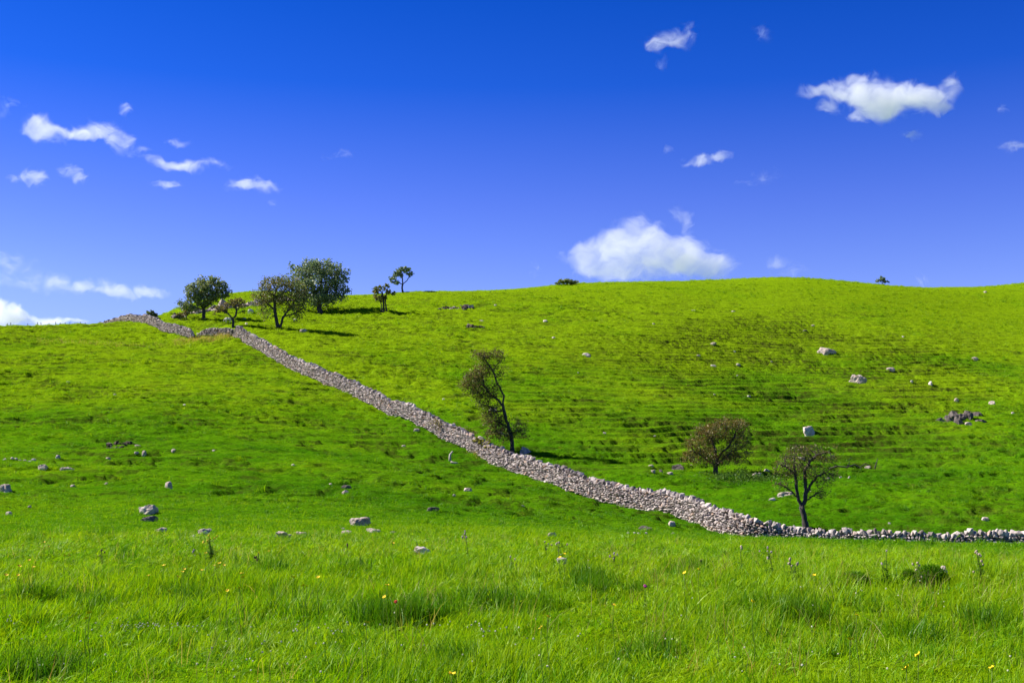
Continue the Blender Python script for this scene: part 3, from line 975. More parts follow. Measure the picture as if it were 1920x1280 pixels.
def tree(name, label, base, chains, crown, leaf, n_leaf, leaf_m, n_attr=500, trunk_r=.2, tip=.008, step=None, kill=None, seed=1, cat='tree', group=None, leaf_pick=1.0, shell=.3, spread=1.2, depth=.8, at=None, leaf2=None, sink=.12, wobble=.3, expo=2.25):
    """chains and crown are survey sketches: picture units about the foot, turned into metres at the tree's own distance"""
    p = at if at is not None else site(*base)
    k = p.y / F
    rng = random.Random(seed)
    def w(q, dy=0): return ((q[0] - base[0]) * k, dy, (base[1] - q[1]) * k)
    CH = []
    for c in chains:
        pts = [w(q, q[2] * k if len(q) > 2 else 0) for q in c]
        if c[0][1] >= base[1] - 8: pts[0] = (pts[0][0], pts[0][1], min(pts[0][2], 0) - sink)
        CH.append(pts)
    BL = []
    for b in crown:
        dy = b[4] * k if len(b) > 4 else rng.uniform(-.35, .35) * b[2] * k
        x, y, z = w(b, dy)
        BL.append((x, y, z, b[2] * k, b[2] * k * depth, b[3] * k))
    size = max(b[2] for b in crown) * k
    step = step or max(size / 9, .10); kill = kill or step * 1.3
    Nn, par = grow(CH, BL, n_attr, step, kill, seed, shell, wobble=wobble)
    n = len(Nn); acc = np.zeros(n); kids = np.zeros(n, int)
    for i in range(n - 1, -1, -1):
        if kids[i] == 0: acc[i] = 1.0
        if par[i] >= 0: acc[par[i]] += acc[i]; kids[par[i]] += 1
    # parents always come before children, so one backward pass is enough
    rad = acc ** (1 / expo); rad = tip + (trunk_r - tip) * ((rad - 1) / max(rad.max() - 1, 1e-6))
    root = bpy.data.objects.new(name, None); COL.objects.link(root); root.location = p
    tag(root, label, cat, group)
    # flare the foot
    low = Nn[:, 2] < .3
    rad = np.where(low & (rad > trunk_r * .5), rad * 1.25, rad)
    thick = rad > max(trunk_r * .33, tip * 2.2)
    for nm, sel in ((('stems', thick | True),) if cat == 'shrub' else (('trunk', thick), ('branches', ~thick))):
        me = tube_mesh(nm, Nn, par, rad, sel, [M['bark']])
        if me: link(nm, me, root)
    tw = np.where((rad < trunk_r * .30) & (Nn[:, 2] > .25))[0]
    if n_leaf:
        rs = np.random.default_rng(seed + 5)
        # leaves sit in clumps on some twigs and leave others open
        keep = tw[rs.random(len(tw)) < leaf_pick]
        pts = Nn[keep]
        if leaf2:
            sel = rs.random(len(pts)) < .5
            link('crown', leaf_mesh('crown', pts[sel], n_leaf // 2, leaf_m, step * spread * .5, M[leaf], seed), root)
            link('crown', leaf_mesh('crown', pts[~sel], n_leaf // 2, leaf_m, step * spread * .5, M[leaf2], seed + 1), root)
        else:
            link('crown', leaf_mesh('crown', pts, n_leaf, leaf_m, step * spread * .5, M[leaf], seed), root)
    return root


TG = 'scattered trees on the hillside'
tree('hawthorn_tree', 'dark green round-headed tree nearest the uppermost wall, forking low', (381, 598),
     [[(381, 598), (382, 586), (381, 577)], [(381, 577), (374, 568), (370, 558)], [(381, 577), (390, 568), (397, 555)], [(381, 579), (366, 574), (356, 572)]],
     [(371, 547, 26, 22), (398, 537, 28, 20), (420, 549, 14, 10), (356, 573, 20, 13), (337, 564, 9, 7), (399, 519, 12, 7), (374, 523, 10, 8), (384, 557, 26, 18)],
     'leaf_thorn', 6500, .26, 1000, .27, .018, seed=21, group=TG, leaf_pick=.8, spread=1.6, leaf2='leaf_ash')
tree('hawthorn_tree', 'tiny leafless thicket of stems under the forking tree\'s low branches', (343, 600),
     [[(343, 601), (338, 599), (336, 593)], [(343, 601), (341, 598), (339, 594)], [(343, 601), (350, 599), (350, 590)]], [(338, 589, 8, 5), (350, 586, 7, 5)], 'leaf_olive', 350, .2, 60, .09, .015, seed=22, cat='shrub', group=TG)
tree('hawthorn_tree', 'small half-bare tree with a side-reaching limb, sheep behind its trunk', (437, 613),
     [[(437, 613), (437, 603), (436, 598)], [(436, 598), (430, 591), (421, 584), (414, 581)], [(436, 598), (442, 591), (443, 582), (440, 572)], [(443, 586), (450, 586)]],
     [(443, 567, 18, 12), (414, 578, 14, 8), (428, 566, 8, 6), (455, 584, 5, 4), (404, 585, 6, 4)], 'leaf_olive', 1100, .22, 330, .17, .016, seed=23, group=TG, leaf_pick=.6)
tree('hawthorn_tree', 'broad two-stemmed brownish tree standing in front of the big dark tree', (523, 613),
     [[(521, 613), (518, 600), (515, 585), (514, 568), (512, 552)], [(525, 613), (529, 598), (536, 586), (545, 575)], [(515, 580), (500, 568), (490, 560)], [(533, 592), (550, 588), (562, 582)]],
     [(515, 545, 34, 26), (545, 558, 32, 26), (490, 558, 20, 17), (530, 524, 30, 11), (558, 580, 18, 9), (487, 577, 13, 8), (505, 530, 20, 12), (560, 545, 18, 18), (497, 590, 15, 8), (553, 594, 16, 7)],
     'leaf_olive', 7000, .20, 1500, .24, .015, seed=24, group=TG, leaf_pick=.7, spread=1.8, leaf2='leaf_thorn')
tree('ash_tree', 'biggest tree on the hill, dense dark blue-green dome on a thick trunk', (600, 586),
     [[(600, 586), (599, 572), (600, 560)], [(600, 560), (590, 545), (580, 528)], [(600, 560), (612, 545), (622, 530)], [(600, 560), (601, 535), (600, 510)]],
     [(600, 520, 46, 32), (572, 512, 30, 22), (630, 528, 26, 32), (602, 502, 42, 16), (562, 540, 24, 18), (602, 557, 46, 15), (546, 497, 10, 5), (645, 508, 10, 8), (640, 548, 14, 10), (570, 560, 20, 10)],
     'leaf_ash', 9500, .31, 1500, .44, .03, seed=25, group=TG, leaf_pick=.75, shell=.35, spread=1.5, depth=.95)
tree('hawthorn_tree', 'little three-stemmed tree just under the skyline, lopsided crown', (719, 584),
     [[(715, 581), (715, 572), (713, 564)], [(719, 582), (719, 570), (719, 560), (716, 548)], [(726, 587), (724, 577), (722, 566), (724, 552)]],
     [(713, 558, 15, 8), (708, 541, 11, 7), (723, 540, 9, 9), (731, 548, 7, 5), (738, 549, 6, 3), (702, 548, 6, 5)], 'leaf_olive', 1700, .24, 300, .16, .016, seed=26, group=TG, leaf_pick=.6, leaf2='leaf_thorn')
tree('hawthorn_tree', 'windswept flat-topped tree alone on the skyline with a bare limb', (755, 547),
     [[(755, 547), (754, 538), (755, 531), (754, 520), (754, 512)], [(755, 532), (762, 526), (767, 519), (775, 513)], [(755, 533), (748, 529)]],
     [(757, 505, 15, 6), (765, 508, 8, 6), (743, 511, 9, 5), (737, 520, 8, 4), (743, 529, 7, 5), (733, 526, 4, 3)], 'leaf_ash', 1500, .28, 260, .17, .016, seed=27, group=TG, leaf_pick=.75)
tree('hawthorn_tree', 'tall leaning tree behind the wall, foliage blown to one side', (959, 846),
     [[(961, 846), (960, 828), (957, 812), (953, 800), (948, 784), (944, 768), (943, 758)], [(943, 758), (945, 742), (938, 730), (931, 716), (928, 704), (922, 693), (913, 680), (903, 668)],
      [(943, 762), (933, 750), (920, 742), (906, 722), (905, 705)], [(944, 771), (930, 772), (922, 765), (912, 757)], [(924, 697), (932, 684), (941, 676), (943, 664)], [(951, 795), (962, 785), (972, 788)], [(954, 803), (940, 795), (930, 790)], [(957, 815), (970, 808), (980, 806)]],
     [(890, 712, 24, 15), (872, 724, 12, 9), (905, 692, 18, 13), (905, 667, 22, 8), (922, 732, 18, 15), (907, 752, 15, 18), (922, 770, 18, 12), (900, 735, 18, 14), (928, 788, 24, 13), (945, 812, 24, 15), (974, 806, 14, 14), (922, 812, 16, 9), (990, 818, 5, 9), (944, 700, 8, 8), (932, 665, 14, 10), (888, 735, 14, 8)],
     'leaf_dark', 12000, .11, 2600, .175, .012, seed=28, group=TG, leaf_pick=.8, step=.2, kill=.25, spread=2.0, leaf2='leaf_olive')
tree('hawthorn_tree', 'rust-leaved spreading hawthorn with a short trunk below the terraces', (1341, 888),
     [[(1342, 888), (1342, 876), (1345, 864)], [(1345, 864), (1352, 850), (1366, 838)], [(1345, 864), (1342, 845), (1336, 825)], [(1343, 872), (1328, 864), (1314, 852)], [(1345, 868), (1360, 858), (1372, 846)]],
     [(1342, 810, 32, 18), (1388, 800, 20, 14), (1308, 832, 24, 15), (1290, 852, 12, 8), (1384, 828, 24, 12), (1332, 848, 26, 9), (1362, 793, 26, 8), (1322, 802, 16, 10), (1398, 848, 10, 6), (1404, 815, 8, 9), (1284, 866, 7, 4), (1366, 848, 22, 9), (1306, 860, 22, 10), (1346, 864, 28, 8), (1385, 860, 16, 8)],
     'leaf_rust', 11000, .10, 2200, .2, .011, seed=29, group=TG, leaf_pick=.62, step=.18, kill=.22, spread=1.8, leaf2='leaf_olive')
tree('hawthorn_tree', 'nearly bare hawthorn rising from behind the wall, twiggy spreading crown', (1511, 988),
     [[(1511, 988), (1509, 972), (1505, 956), (1504, 950)], [(1504, 950), (1498, 934), (1495, 915), (1494, 895), (1491, 872)], [(1504, 952), (1511, 938), (1513, 918), (1511, 898), (1510, 876)],
      [(1512, 930), (1520, 912), (1534, 894), (1548, 888)], [(1511, 884), (1520, 868), (1534, 855), (1556, 848), (1574, 838)], [(1499, 936), (1486, 922), (1472, 912), (1456, 908)], [(1494, 892), (1480, 878), (1466, 872)], [(1507, 945), (1522, 932), (1540, 922)]],
     [(1488, 868, 28, 20), (1520, 848, 28, 13), (1548, 862, 24, 12), (1468, 882, 18, 14), (1542, 894, 26, 18), (1468, 908, 18, 9), (1540, 925, 16, 12), (1566, 892, 16, 8), (1500, 842, 18, 9), (1505, 885, 30, 18)],
     'leaf_dark', 5200, .07, 3400, .17, .0095, seed=30, group=TG, leaf_pick=.5, leaf2='leaf_olive', step=.14, kill=.16, spread=1.8, wobble=.38)
# shrubs
tree('shrub', 'low rounded green shrub breaking the middle of the skyline', (1062, 534), [[(1062, 534), (1062, 531)], [(1062, 534), (1050, 533), (1046, 532)], [(1062, 534), (1074, 531)]], [(1060, 528, 16, 4), (1070, 529, 14, 3), (1045, 531, 7, 2)], 'leaf_thorn', 1100, .3, 160, .08, .02, seed=31, cat='shrub', group='shrubs on the skyline')
tree('shrub', 'small dark upright shrub on the skyline far from the trees', (1654, 533), [[(1654, 534), (1654, 526)]], [(1653, 523, 7, 6), (1661, 527, 6, 3), (1646, 526, 5, 3)], 'leaf_ash', 420, .28, 120, .07, .02, seed=32, cat='shrub', group='shrubs on the skyline')
tree('shrub', 'dark bush growing against the top of the uppermost wall', (284, 600), [[(282, 600), (281, 593)], [(287, 600), (288, 593)]], [(282, 587, 9, 6), (290, 592, 6, 6), (277, 594, 5, 5)], 'leaf_thorn', 900, .24, 160, .1, .018, seed=33, cat='shrub')
tree('bramble', 'brown twiggy bramble sprawling over the top of the stone wall', (842, 812), [[(842, 812), (838, 802), (825, 795)], [(842, 812), (850, 802), (866, 800)], [(842, 812), (856, 806), (880, 812)]],
     [(815, 790, 14, 8), (845, 797, 24, 5), (872, 805, 20, 5), (890, 815, 18, 5), (800, 785, 6, 6)], 'leaf_olive', 700, .13, 420, .06, .011, seed=34, cat='shrub', leaf_pick=.5, step=.25, at=Vector(pt(846, 818, 101.5)))
tree('bramble', 'dark low bramble between the mossy wall top and the leaning tree', (925, 846), [[(925, 846), (915, 836), (900, 828)], [(925, 846), (935, 838), (950, 836)]],
     [(905, 826, 20, 5), (932, 836, 18, 5), (890, 820, 10, 4)], 'leaf_olive', 700, .13, 300, .07, .012, seed=35, cat='shrub', leaf_pick=.5, step=.25, at=Vector(pt(925, 850, 96.5)))


def nettles():
    """dark weedy growth under and beside the rust-leaved hawthorn"""
    rng = np.random.default_rng(4)
    VV = []
    for k in range(1500):
        px = 1392 + rng.normal() * 30; py = 905 + rng.normal() * 6 + (px - 1388) * -.05
        VV.append((px, py))
    A = np.array(VV)
    out = []
    for px, py in A:
        a, b = ray(px, py); Y = 88.5 + (905 - py) * .28
        out.append((a * Y, Y))
    out = np.array(out); z = height(out[:, 0], out[:, 1])
    pts = np.stack([out[:, 0], out[:, 1], z + .03 + rng.random(len(out)) ** 1.6 * (.22 + .3 * (rng.random(len(out)) < .3))], -1)
    pts = np.concatenate([pts, pts + [0, 0, -.12]])
    org = pts.mean(0); org[2] = z.mean()
    pts = pts - org + [0, 0, 3]
    me = leaf_mesh('nettles', pts, 8000, .12, .08, M['weed_leaf'], 9)
    o = link('nettles', me, None, org - [0, 0, 3])
    tag(o, 'dark green bed of nettles beside the rust-leaved hawthorn', 'nettles', kind='stuff')


nettles()


def stick(name, pts, r0, r1, mat, parent=None, loc=(0, 0, 0), sides=6, seed=0):
    rng = np.random.default_rng(seed)
    P_ = np.array(pts, float); n = len(P_)
    VV, Q = [], []
    for i in range(n):
        ax = P_[min(i + 1, n - 1)] - P_[max(i - 1, 0)]; ax /= np.linalg.norm(ax)
        u = np.cross(ax, [.2, .9, .3]); u /= np.linalg.norm(u); v = np.cross(ax, u)
        r = r0 + (r1 - r0) * i / (n - 1)
        t = np.arange(sides) * 2 * math.pi / sides
        VV.append(P_[i] + r * (np.cos(t)[:, None] * u + np.sin(t)[:, None] * v) * rng.uniform(.85, 1.15))
        if i:
            for k in range(sides): Q.append(((i - 1) * sides + k, (i - 1) * sides + (k + 1) % sides, i * sides + (k + 1) % sides, i * sides + k))
    caps = [tuple(range(sides))[::-1], tuple(range((n - 1) * sides, n * sides))]
    me = mesh_np(name, np.vstack(VV), [np.array(Q), np.array(caps)], [M[mat]], smooth=True)
    return link(name, me, parent, loc)


def fallen_branch():
    b = site(1600, 880); k = b.y / F
    root = bpy.data.objects.new('fallen_branch', None); COL.objects.link(root); root.location = b
    tag(root, 'dark twisted dead branch lying on the slope past the bare hawthorn', 'branch')
    def q(px, py, d=0): return ((px - 1600) * k, d, (880 - py) * k)
    stick('limb', [q(1556, 878), q(1572, 874, .1), q(1588, 876, -.1), q(1602, 871), q(1614, 876, .2), q(1622, 870), q(1630, 872)], .07, .04, 'bark', root, seed=1)
    stick('limb', [q(1588, 876), q(1594, 868, .1), q(1592, 862), q(1600, 856)], .035, .012, 'bark', root, seed=2)
    stick('limb', [q(1612, 876), q(1616, 880), q(1612, 884)], .04, .02, 'bark', root, seed=3)
    stick('limb', [q(1572, 874), q(1562, 868), q(1548, 866)], .03, .01, 'bark', root, seed=4)
    stick('limb', [q(1640, 879), q(1642, 872), q(1644, 866), q(1646, 860)], .06, .03, 'bark', root, seed=5)
fallen_branch()


def bleached():
    b = site(844, 864); k = b.y / F
    o = stick('bleached_log', [(0, 0, -.1), (-.02 * 1, 0, 6 * k), (.0, 0, 12 * k), (3 * k, .1, 16 * k), (5 * k, .1, 18 * k)], .13, .06, 'dead_wood', None, b, 7, 6)
    tag(o, 'bleached upright stump of wood standing in the field before the wall', 'log')
    b2 = site(850, 869)
    o = stick('bleached_log', [(-5 * k, 0, .14), (0, 0, .08), (6 * k, -.1, .06), (8 * k, 0, .05)], .10, .06, 'dead_wood', None, b2, 7, 7)
    tag(o, 'bleached piece of wood lying flat below the upright stump', 'log')
bleached()

# fence posts that stand up over the left-hand skyline
for j, (px, h) in enumerate(((14, 5), (20, 7), (52, 5), (70, 8), (77, 7), (92, 6), (104, 9), (113, 6), (122, 7), (131, 8), (140, 6), (151, 9), (160, 7))):
    Y = 166.0; a, b = ray(px, 609)
    x = a * Y; z = H(x, Y)
    top = CAMZ + ray(px, 610 - h * .75)[1] * Y
    bm = bmesh.new(); bmesh.ops.create_cone(bm, cap_ends=True, segments=7, radius1=.06, radius2=.05, depth=top - z + .4)
    for v in bm.verts:
        if v.co.z > 0: v.co.z += random.uniform(-.03, .05)
    me = bpy.data.meshes.new('fence_post'); bm.to_mesh(me); bm.free(); me.materials.append(M['post_wood'])
    o = link('fence_post', me); o.location = (x, Y, (top + z - .4) / 2); o.rotation_euler = (random.uniform(-.06, .06), random.uniform(-.1, .1), 0)
    tag(o, ordinal(j, 13) + ' of the thin weathered posts poking over the low skyline', 'fence post', 'fence posts along the low skyline')


# ------------------------------------------------------------------ sheep
def sheep(px, py, heading, label, graze=True, s=1.0):
    V = [((0, 0, .62), .22), ((.32, 0, .64), .235), ((-.30, 0, .63), .235), ((-.46, 0, .60), .15), ((.50, 0, .66), .15)]
    E = [(0, 1), (0, 2), (2, 3), (1, 4)]
    def add(p, r, par):
        V.append((p, r)); E.append((par, len(V) - 1)); return len(V) - 1
    if graze:
        a = add((.66, 0, .50), .085, 4); a = add((.74, 0, .32), .075, a); a = add((.80, 0, .16), .045, a)
    else:
        a = add((.62, 0, .84), .09, 4); a = add((.70, 0, .92), .085, a); b = add((.86, 0, .84), .05, a)
        add((.68, .11, .94), .025, a); add((.68, -.11, .94), .025, a)
    for sx, par in ((.34, 1), (-.34, 2)):
        for sy in (.12, -.12):
            a = add((sx, sy, .42), .085, par); a = add((sx + (.02 if sx < 0 else 0), sy, .22), .042, a); a = add((sx, sy, .0), .036, a)
    me = bpy.data.meshes.new('sheep')
    me.from_pydata([v[0] for v in V], E, [])
    o = bpy.data.objects.new('sheep', me); COL.objects.link(o)
    md = o.modifiers.new('skin', 'SKIN')
    for i, v in enumerate(V):
        me.skin_vertices[0].data[i].radius = (v[1], v[1] * 1.05)
    me.skin_vertices[0].data[0].use_root = True
    sd = o.modifiers.new('sub', 'SUBSURF'); sd.levels = 2; sd.render_levels = 2
    dg = bpy.context.evaluated_depsgraph_get(); m2 = bpy.data.meshes.new_from_object(o.evaluated_get(dg))
    bpy.data.objects.remove(o); bpy.data.meshes.remove(me)
    for v in m2.vertices:       # woolly lumps on the trunk
        if v.co.z > .42 and abs(v.co.x) < .5:
            v.co *= 1 + .05 * mnoise.noise(v.co * 14)
    m2.materials.clear(); m2.materials.append(M['wool']); m2.name = 'sheep'
    m2.polygons.foreach_set('use_smooth', np.ones(len(m2.polygons), bool))
    p = site(px, py)
    o = link('sheep', m2); o.location = p; o.rotation_euler = (0, 0, heading); o.scale = (s,) * 3
    tag(o, label, 'sheep', 'sheep grazing among the trees')


sheep(428, 606, math.radians(178), 'cream sheep grazing side-on behind the small half-bare tree\'s trunk', True, .88)
sheep(469, 588, math.radians(60), 'cream sheep standing in sunlight beyond the broad two-stemmed tree', True, .92)


# ------------------------------------------------------------------ grass
def blades(n, radius, hgt, width, seed, lean=.5, segs=3, drop=0.0):
    rng = np.random.default_rng(seed)
    VV, T3, Q4, off = [], [], [], 0
    rr = radius * np.sqrt(rng.random(n)); th = rng.random(n) * 6.2832
    for k in range(n):
        b = np.array([rr[k] * math.cos(th[k]), rr[k] * math.sin(th[k]), -.03])
        h = hgt * rng.uniform(.55, 1.15) * (1 - .25 * (rr[k] / radius) ** 2)
        az = rng.random() * 6.2832
        out = np.array([math.cos(az), math.sin(az), 0]) + np.array([.35, -.1, 0])
        side = np.array([-out[1], out[0], 0]); side /= np.linalg.norm(side)
        tw = rng.normal() * .7
        side = side * math.cos(tw) + out / np.linalg.norm(out) * math.sin(tw)
        ln = lean * rng.uniform(.2, 1.3); w = width * rng.uniform(.7, 1.3)
        for i in range(segs + 1):
            t = i / segs
            c = b + np.array([0, 0, h * t * (1 - .28 * ln * t * t)]) + out * h * ln * t * t * .8
            ww = w * (1 - t * .85) * .5
            if i < segs: VV += [c - side * ww, c + side * ww]
            else: VV += [c]
        for i in range(segs - 1):
            a = off + 2 * i; Q4.append((a, a + 1, a + 3, a + 2))
        a = off + 2 * (segs - 1); T3.append((a, a + 1, a + 2))
        off += 2 * segs + 1
    return np.array(VV), T3, Q4


def rock_skirts(coll):
    R = np.random.default_rng(12)
    P_, S_ = [], []
    for x, y, w, h in ROCK_SPOTS:
        for _ in range(int(6 + w * 14)):
            a = R.random() * 6.28; d = w * R.uniform(.42, .72) + R.random() * .12
            P_.append((x + math.cos(a) * d, y + math.sin(a) * d * .7)); S_.append(np.clip(h * 2.8, .7, 2.8) * R.uniform(.5, 1.15))
    P_ = np.array(P_); n = len(P_); S_ = np.array(S_)
    rot = np.stack([R.normal(size=n) * .15, R.normal(size=n) * .15, R.random(n) * 6.28], -1)
    w_ = .55 + .5 * R.random(n) + np.clip(P_[:, 1] / 250, 0, .5)
    instancer('stone_foot_grass', 'grass growing up round the feet of the field stones', 'grass', np.column_stack([P_, height(P_[:, 0], P_[:, 1]) - .02]), rot, np.stack([w_, w_, S_], -1), R.integers(0, 4, n), coll)


def tuft_collection(name, specs, mats):
    c = bpy.data.collections.new(name)
    for j, (n, rad, h, w, lean, mi) in enumerate(specs):
        V, T3, Q4 = blades(n, rad, h, w, 50 + j, lean)
        me = mesh_np('grass_tuft', V, [np.array(T3), np.array(Q4)], [M[mats[mi]]], smooth=True)
        o = bpy.data.objects.new('%s_%02d' % (name, j), me); c.objects.link(o)
    return c


def instancer(name, label, cat, pts, rot, scl, pick, coll):
    me = bpy.data.meshes.new(name)
    me.vertices.add(len(pts)); me.vertices.foreach_set('co', np.asarray(pts, np.float32).ravel())
    a = me.attributes.new('rot', 'FLOAT_VECTOR', 'POINT'); a.data.foreach_set('vector', np.asarray(rot, np.float32).ravel())
    a = me.attributes.new('scl', 'FLOAT_VECTOR', 'POINT'); a.data.foreach_set('vector', np.asarray(scl, np.float32).ravel())
    a = me.attributes.new('pick', 'INT', 'POINT'); a.data.foreach_set('value', np.asarray(pick, np.int32))
    o = link(name, me)
    ng = bpy.data.node_groups.new(name + '_nodes', 'GeometryNodeTree')
    ng.interface.new_socket('Geometry', in_out='INPUT', socket_type='NodeSocketGeometry')
    ng.interface.new_socket('Geometry', in_out='OUTPUT', socket_type='NodeSocketGeometry')
    nn, ll = ng.nodes, ng.links
    gi = nn.new('NodeGroupInput'); go = nn.new('NodeGroupOutput')
    ci = nn.new('GeometryNodeCollectionInfo'); ci.inputs['Collection'].default_value = coll
    ci.inputs['Separate Children'].default_value = True; ci.inputs['Reset Children'].default_value = True
    io = nn.new('GeometryNodeInstanceOnPoints'); io.inputs['Pick Instance'].default_value = True
    def attr(nm, dt):
        n = nn.new('GeometryNodeInputNamedAttribute'); n.data_type = dt; n.inputs['Name'].default_value = nm
        return n.outputs['Attribute']
    e = nn.new('FunctionNodeEulerToRotation')
    ll.new(attr('rot', 'FLOAT_VECTOR'), e.inputs[0])
    ll.new(gi.outputs[0], io.inputs['Points']); ll.new(ci.outputs[0], io.inputs['Instance'])
    ll.new(attr('pick', 'INT'), io.inputs['Instance Index']); ll.new(e.outputs[0], io.inputs['Rotation']); ll.new(attr('scl', 'FLOAT_VECTOR'), io.inputs['Scale'])
    ll.new(io.outputs[0], go.inputs[0])
    md = o.modifiers.new('instances', 'NODES'); md.node_group = ng
    tag(o, label, cat, kind='stuff')
    return o


def wall_clear(x, y):
    """distance to the main wall's line"""
    P2 = MW[1][::4]
    out = np.full(len(x), 9.)
    m = (y > 55) & (y < 152)
    idx = np.where(m)[0]
    for i in range(0, len(idx), 20000):
        j = idx[i:i + 20000]
        out[j] = np.sqrt(((x[j, None] - P2[None, :, 0]) ** 2 + (y[j, None] - P2[None, :, 1]) ** 2).min(1))
    return out


SEEN_STONES = [q for q in ROCK_SPOTS if q[1] < 45]
for _px, _py, _w in ((1746, 1098, 70), (1704, 1094, 28), (1600, 1094, 64)):
    _p = site(_px, _py); SEEN_STONES.append((_p.x, _p.y, _w * _p.y / F, .3))


def trodden(x, y):
    """sheep crop the turf short round a stone"""
    k = np.zeros(len(x), bool)
    for a, b, w, h in SEEN_STONES:
        k |= (np.abs(x - a * y / b) < .62 * w) & (y > b - (2.6 if b < 26 else 1.5)) & (y < b + .3 * w)
    return k


def spread_points(y0, y1, dens, seed):
    """random points over the ground in front of the camera between two distances; dens(x, y) per square metre"""
    rng = np.random.default_rng(seed)
    dmax = dens(0)
    W_ = 1.12
    M_ = 5.0                    # a margin to either side of the view
    area = W_ / 2 * (y1 ** 2 - y0 ** 2) + M_ * (y1 - y0)
    n = int(area * dmax)
    q = rng.random(n) * area + W_ / 2 * y0 ** 2 + M_ * y0
    y = (-M_ + np.sqrt(M_ * M_ + 2 * W_ * q)) / W_
    x = (rng.random(n) - .5) * (W_ * y + M_)
    return x, y, rng


def scatter_grass():
    # tall meadow in the foreground: a loose edge some twenty metres out
    c_me = tuft_collection('meadow_tuft', [(90, .24, .24, .0088, .6, 0), (84, .22, .28, .008, .75, 0), (84, .24, .20, .0092, .85, 0), (64, .20, .33, .0076, .7, 0), (80, .24, .16, .0095, .95, 0)], ['grass'])
    x, y, rng = spread_points(2.2, 30, lambda q: 46, 1)
    edge = 20.5 + 3.0 * fbm(x / 3.5, y / 3, 3) + 1.5 * fbm(x / 12, y / 8, 2)
    keep = (rng.random(len(x)) < 1 - sstep(-5, 6, y - edge)) & (rng.random(len(x)) < np.clip(14 / y, .45, 1))
    keep &= ~(trodden(x, y) & (rng.random(len(x)) < .93))
    x, y = x[keep], y[keep]; n = len(x)
    z = height(x, y)
    s = .62 + .95 * fbm(x / .9, y / .75, 3) + .35 * fbm(x / 3 + 5, y / 2.2, 2) + rng.normal(size=n) * .16
    s *= 1 - .5 * sstep(11.5, 18, y + 2 * fbm(x / 3.5, y / 3, 3))
    rot = np.stack([rng.normal(size=n) * .24, rng.normal(size=n) * .24, 3.0 * fbm(x / 1.7 + 8, y / 1.7, 2) + rng.normal(size=n) * .7], -1)
    wid = 1 + .06 * np.maximum(y - 8, 0)      # fewer, broader tufts with distance
    instancer('meadow_grass', 'tall bright green meadow grass filling the foreground', 'grass', np.stack([x, y, z - .01], -1), rot, np.stack([wid * .9, wid * .9, np.clip(s, .22, 1.5)], -1), rng.integers(0, 5, n), c_me)
    # grazed turf, all the way up the hill
    c_tu = tuft_collection('turf_tuft', [(46, .30, .10, .012, .8, 0), (40, .30, .13, .011, .9, 0), (36, .34, .085, .014, 1.0, 0), (30, .26, .17, .011, .8, 0)], ['grass'])
    parts = []
    for y0, y1, d, sc in ((17, 40, 16, 1.0), (40, 75, 8, 1.25), (75, 130, 4.2, 1.6), (130, 262, 2.2, 2.1)):
        x, y, rng = spread_points(y0, y1, lambda q: d, int(y0))
        height(x, y); k = ((y > 45) | ~trodden(x, y) | (rng.random(len(x)) < .25)) & (wall_clear(x, y) > .55) & (rng.random(len(x)) > height.worn * 1.1)
        x, y = x[k], y[k]; n = len(x)
        v = fbm(x / 1.9, y / 1.0, 3, .65) + .35 * fbm(x / 9, y / 9, 2)
        s = np.clip(.8 + 1.5 * v + rng.normal(size=n) * .2, .2, 2.3)
        edge = 20.5 + 3.0 * fbm(x / 3.5, y / 3, 3)
        parts.append((x, y, s, np.full(n, sc), rng.integers(0, 4, n), rng))
    x = np.concatenate([p[0] for p in parts]); y = np.concatenate([p[1] for p in parts]); s = np.concatenate([p[2] for p in parts]); sc = np.concatenate([p[3] for p in parts]); pk = np.concatenate([p[4] for p in parts])
    n = len(x); rng = parts[0][5]; z = height(x, y)
    rot = np.stack([rng.normal(size=n) * .15, rng.normal(size=n) * .15, rng.normal(size=n) * 1.2], -1)
    hz = s * (.62 + .55 * (1 - sstep(18, 52, y)))
    instancer('hillside_grass', 'short sheep-grazed grass covering the fields and hillside', 'grass', np.stack([x, y, z - .02], -1), rot, np.stack([sc, sc, hz * np.sqrt(sc)], -1), pk, c_tu)
    # tight clumps that sheep leave standing
    c_cl = tuft_collection('clump_tuft', [(70, .14, .20, .014, .8, 0), (60, .17, .16, .015, 1.0, 0), (50, .11, .24, .013, .7, 0)], ['grass'])
    parts = []
    for y0, y1, d in ((26, 45, 4), (45, 80, 3.2), (80, 135, 2.6), (135, 258, 1.5)):
        x, y, rng = spread_points(y0, y1, lambda q: d, int(y0) + 500)
        v = fbm(x / 3.5 + 12, y / 1.6, 3) + .5 * fbm(x / 16, y / 10 + 4, 2)
        k = (wall_clear(x, y) > .6) & (rng.random(len(x)) < sstep(-.15, .45, v) * (1 - .7 * terrace_mask(x, y)))
        parts.append((x[k], y[k]))
    x = np.concatenate([p[0] for p in parts]); y = np.concatenate([p[1] for p in parts]); n = len(x)
    s = rng.lognormal(0, .3, n) * np.clip(.7 + y / 160, .8, 1.7)
    rot = np.stack([rng.normal(size=n) * .15, rng.normal(size=n) * .15, rng.random(n) * 6.28], -1)
    instancer('grass_clumps', 'tight tufts of uneaten grass standing up all over the grazed slopes', 'grass', np.stack([x, y, height(x, y) - .02], -1), rot, np.stack([s * 1.25, s, s * .95], -1), rng.integers(0, 3, n), c_cl)
    rock_skirts(c_tu)
    # darker, coarser tussocks
    c_da = tuft_collection('tussock_tuft', [(120, .20, .34, .010, .5, 0), (110, .24, .28, .011, .7, 0), (100, .16, .30, .010, .5, 0)], ['tussock_grass'])
    spots = []
    R = np.random.default_rng(77)
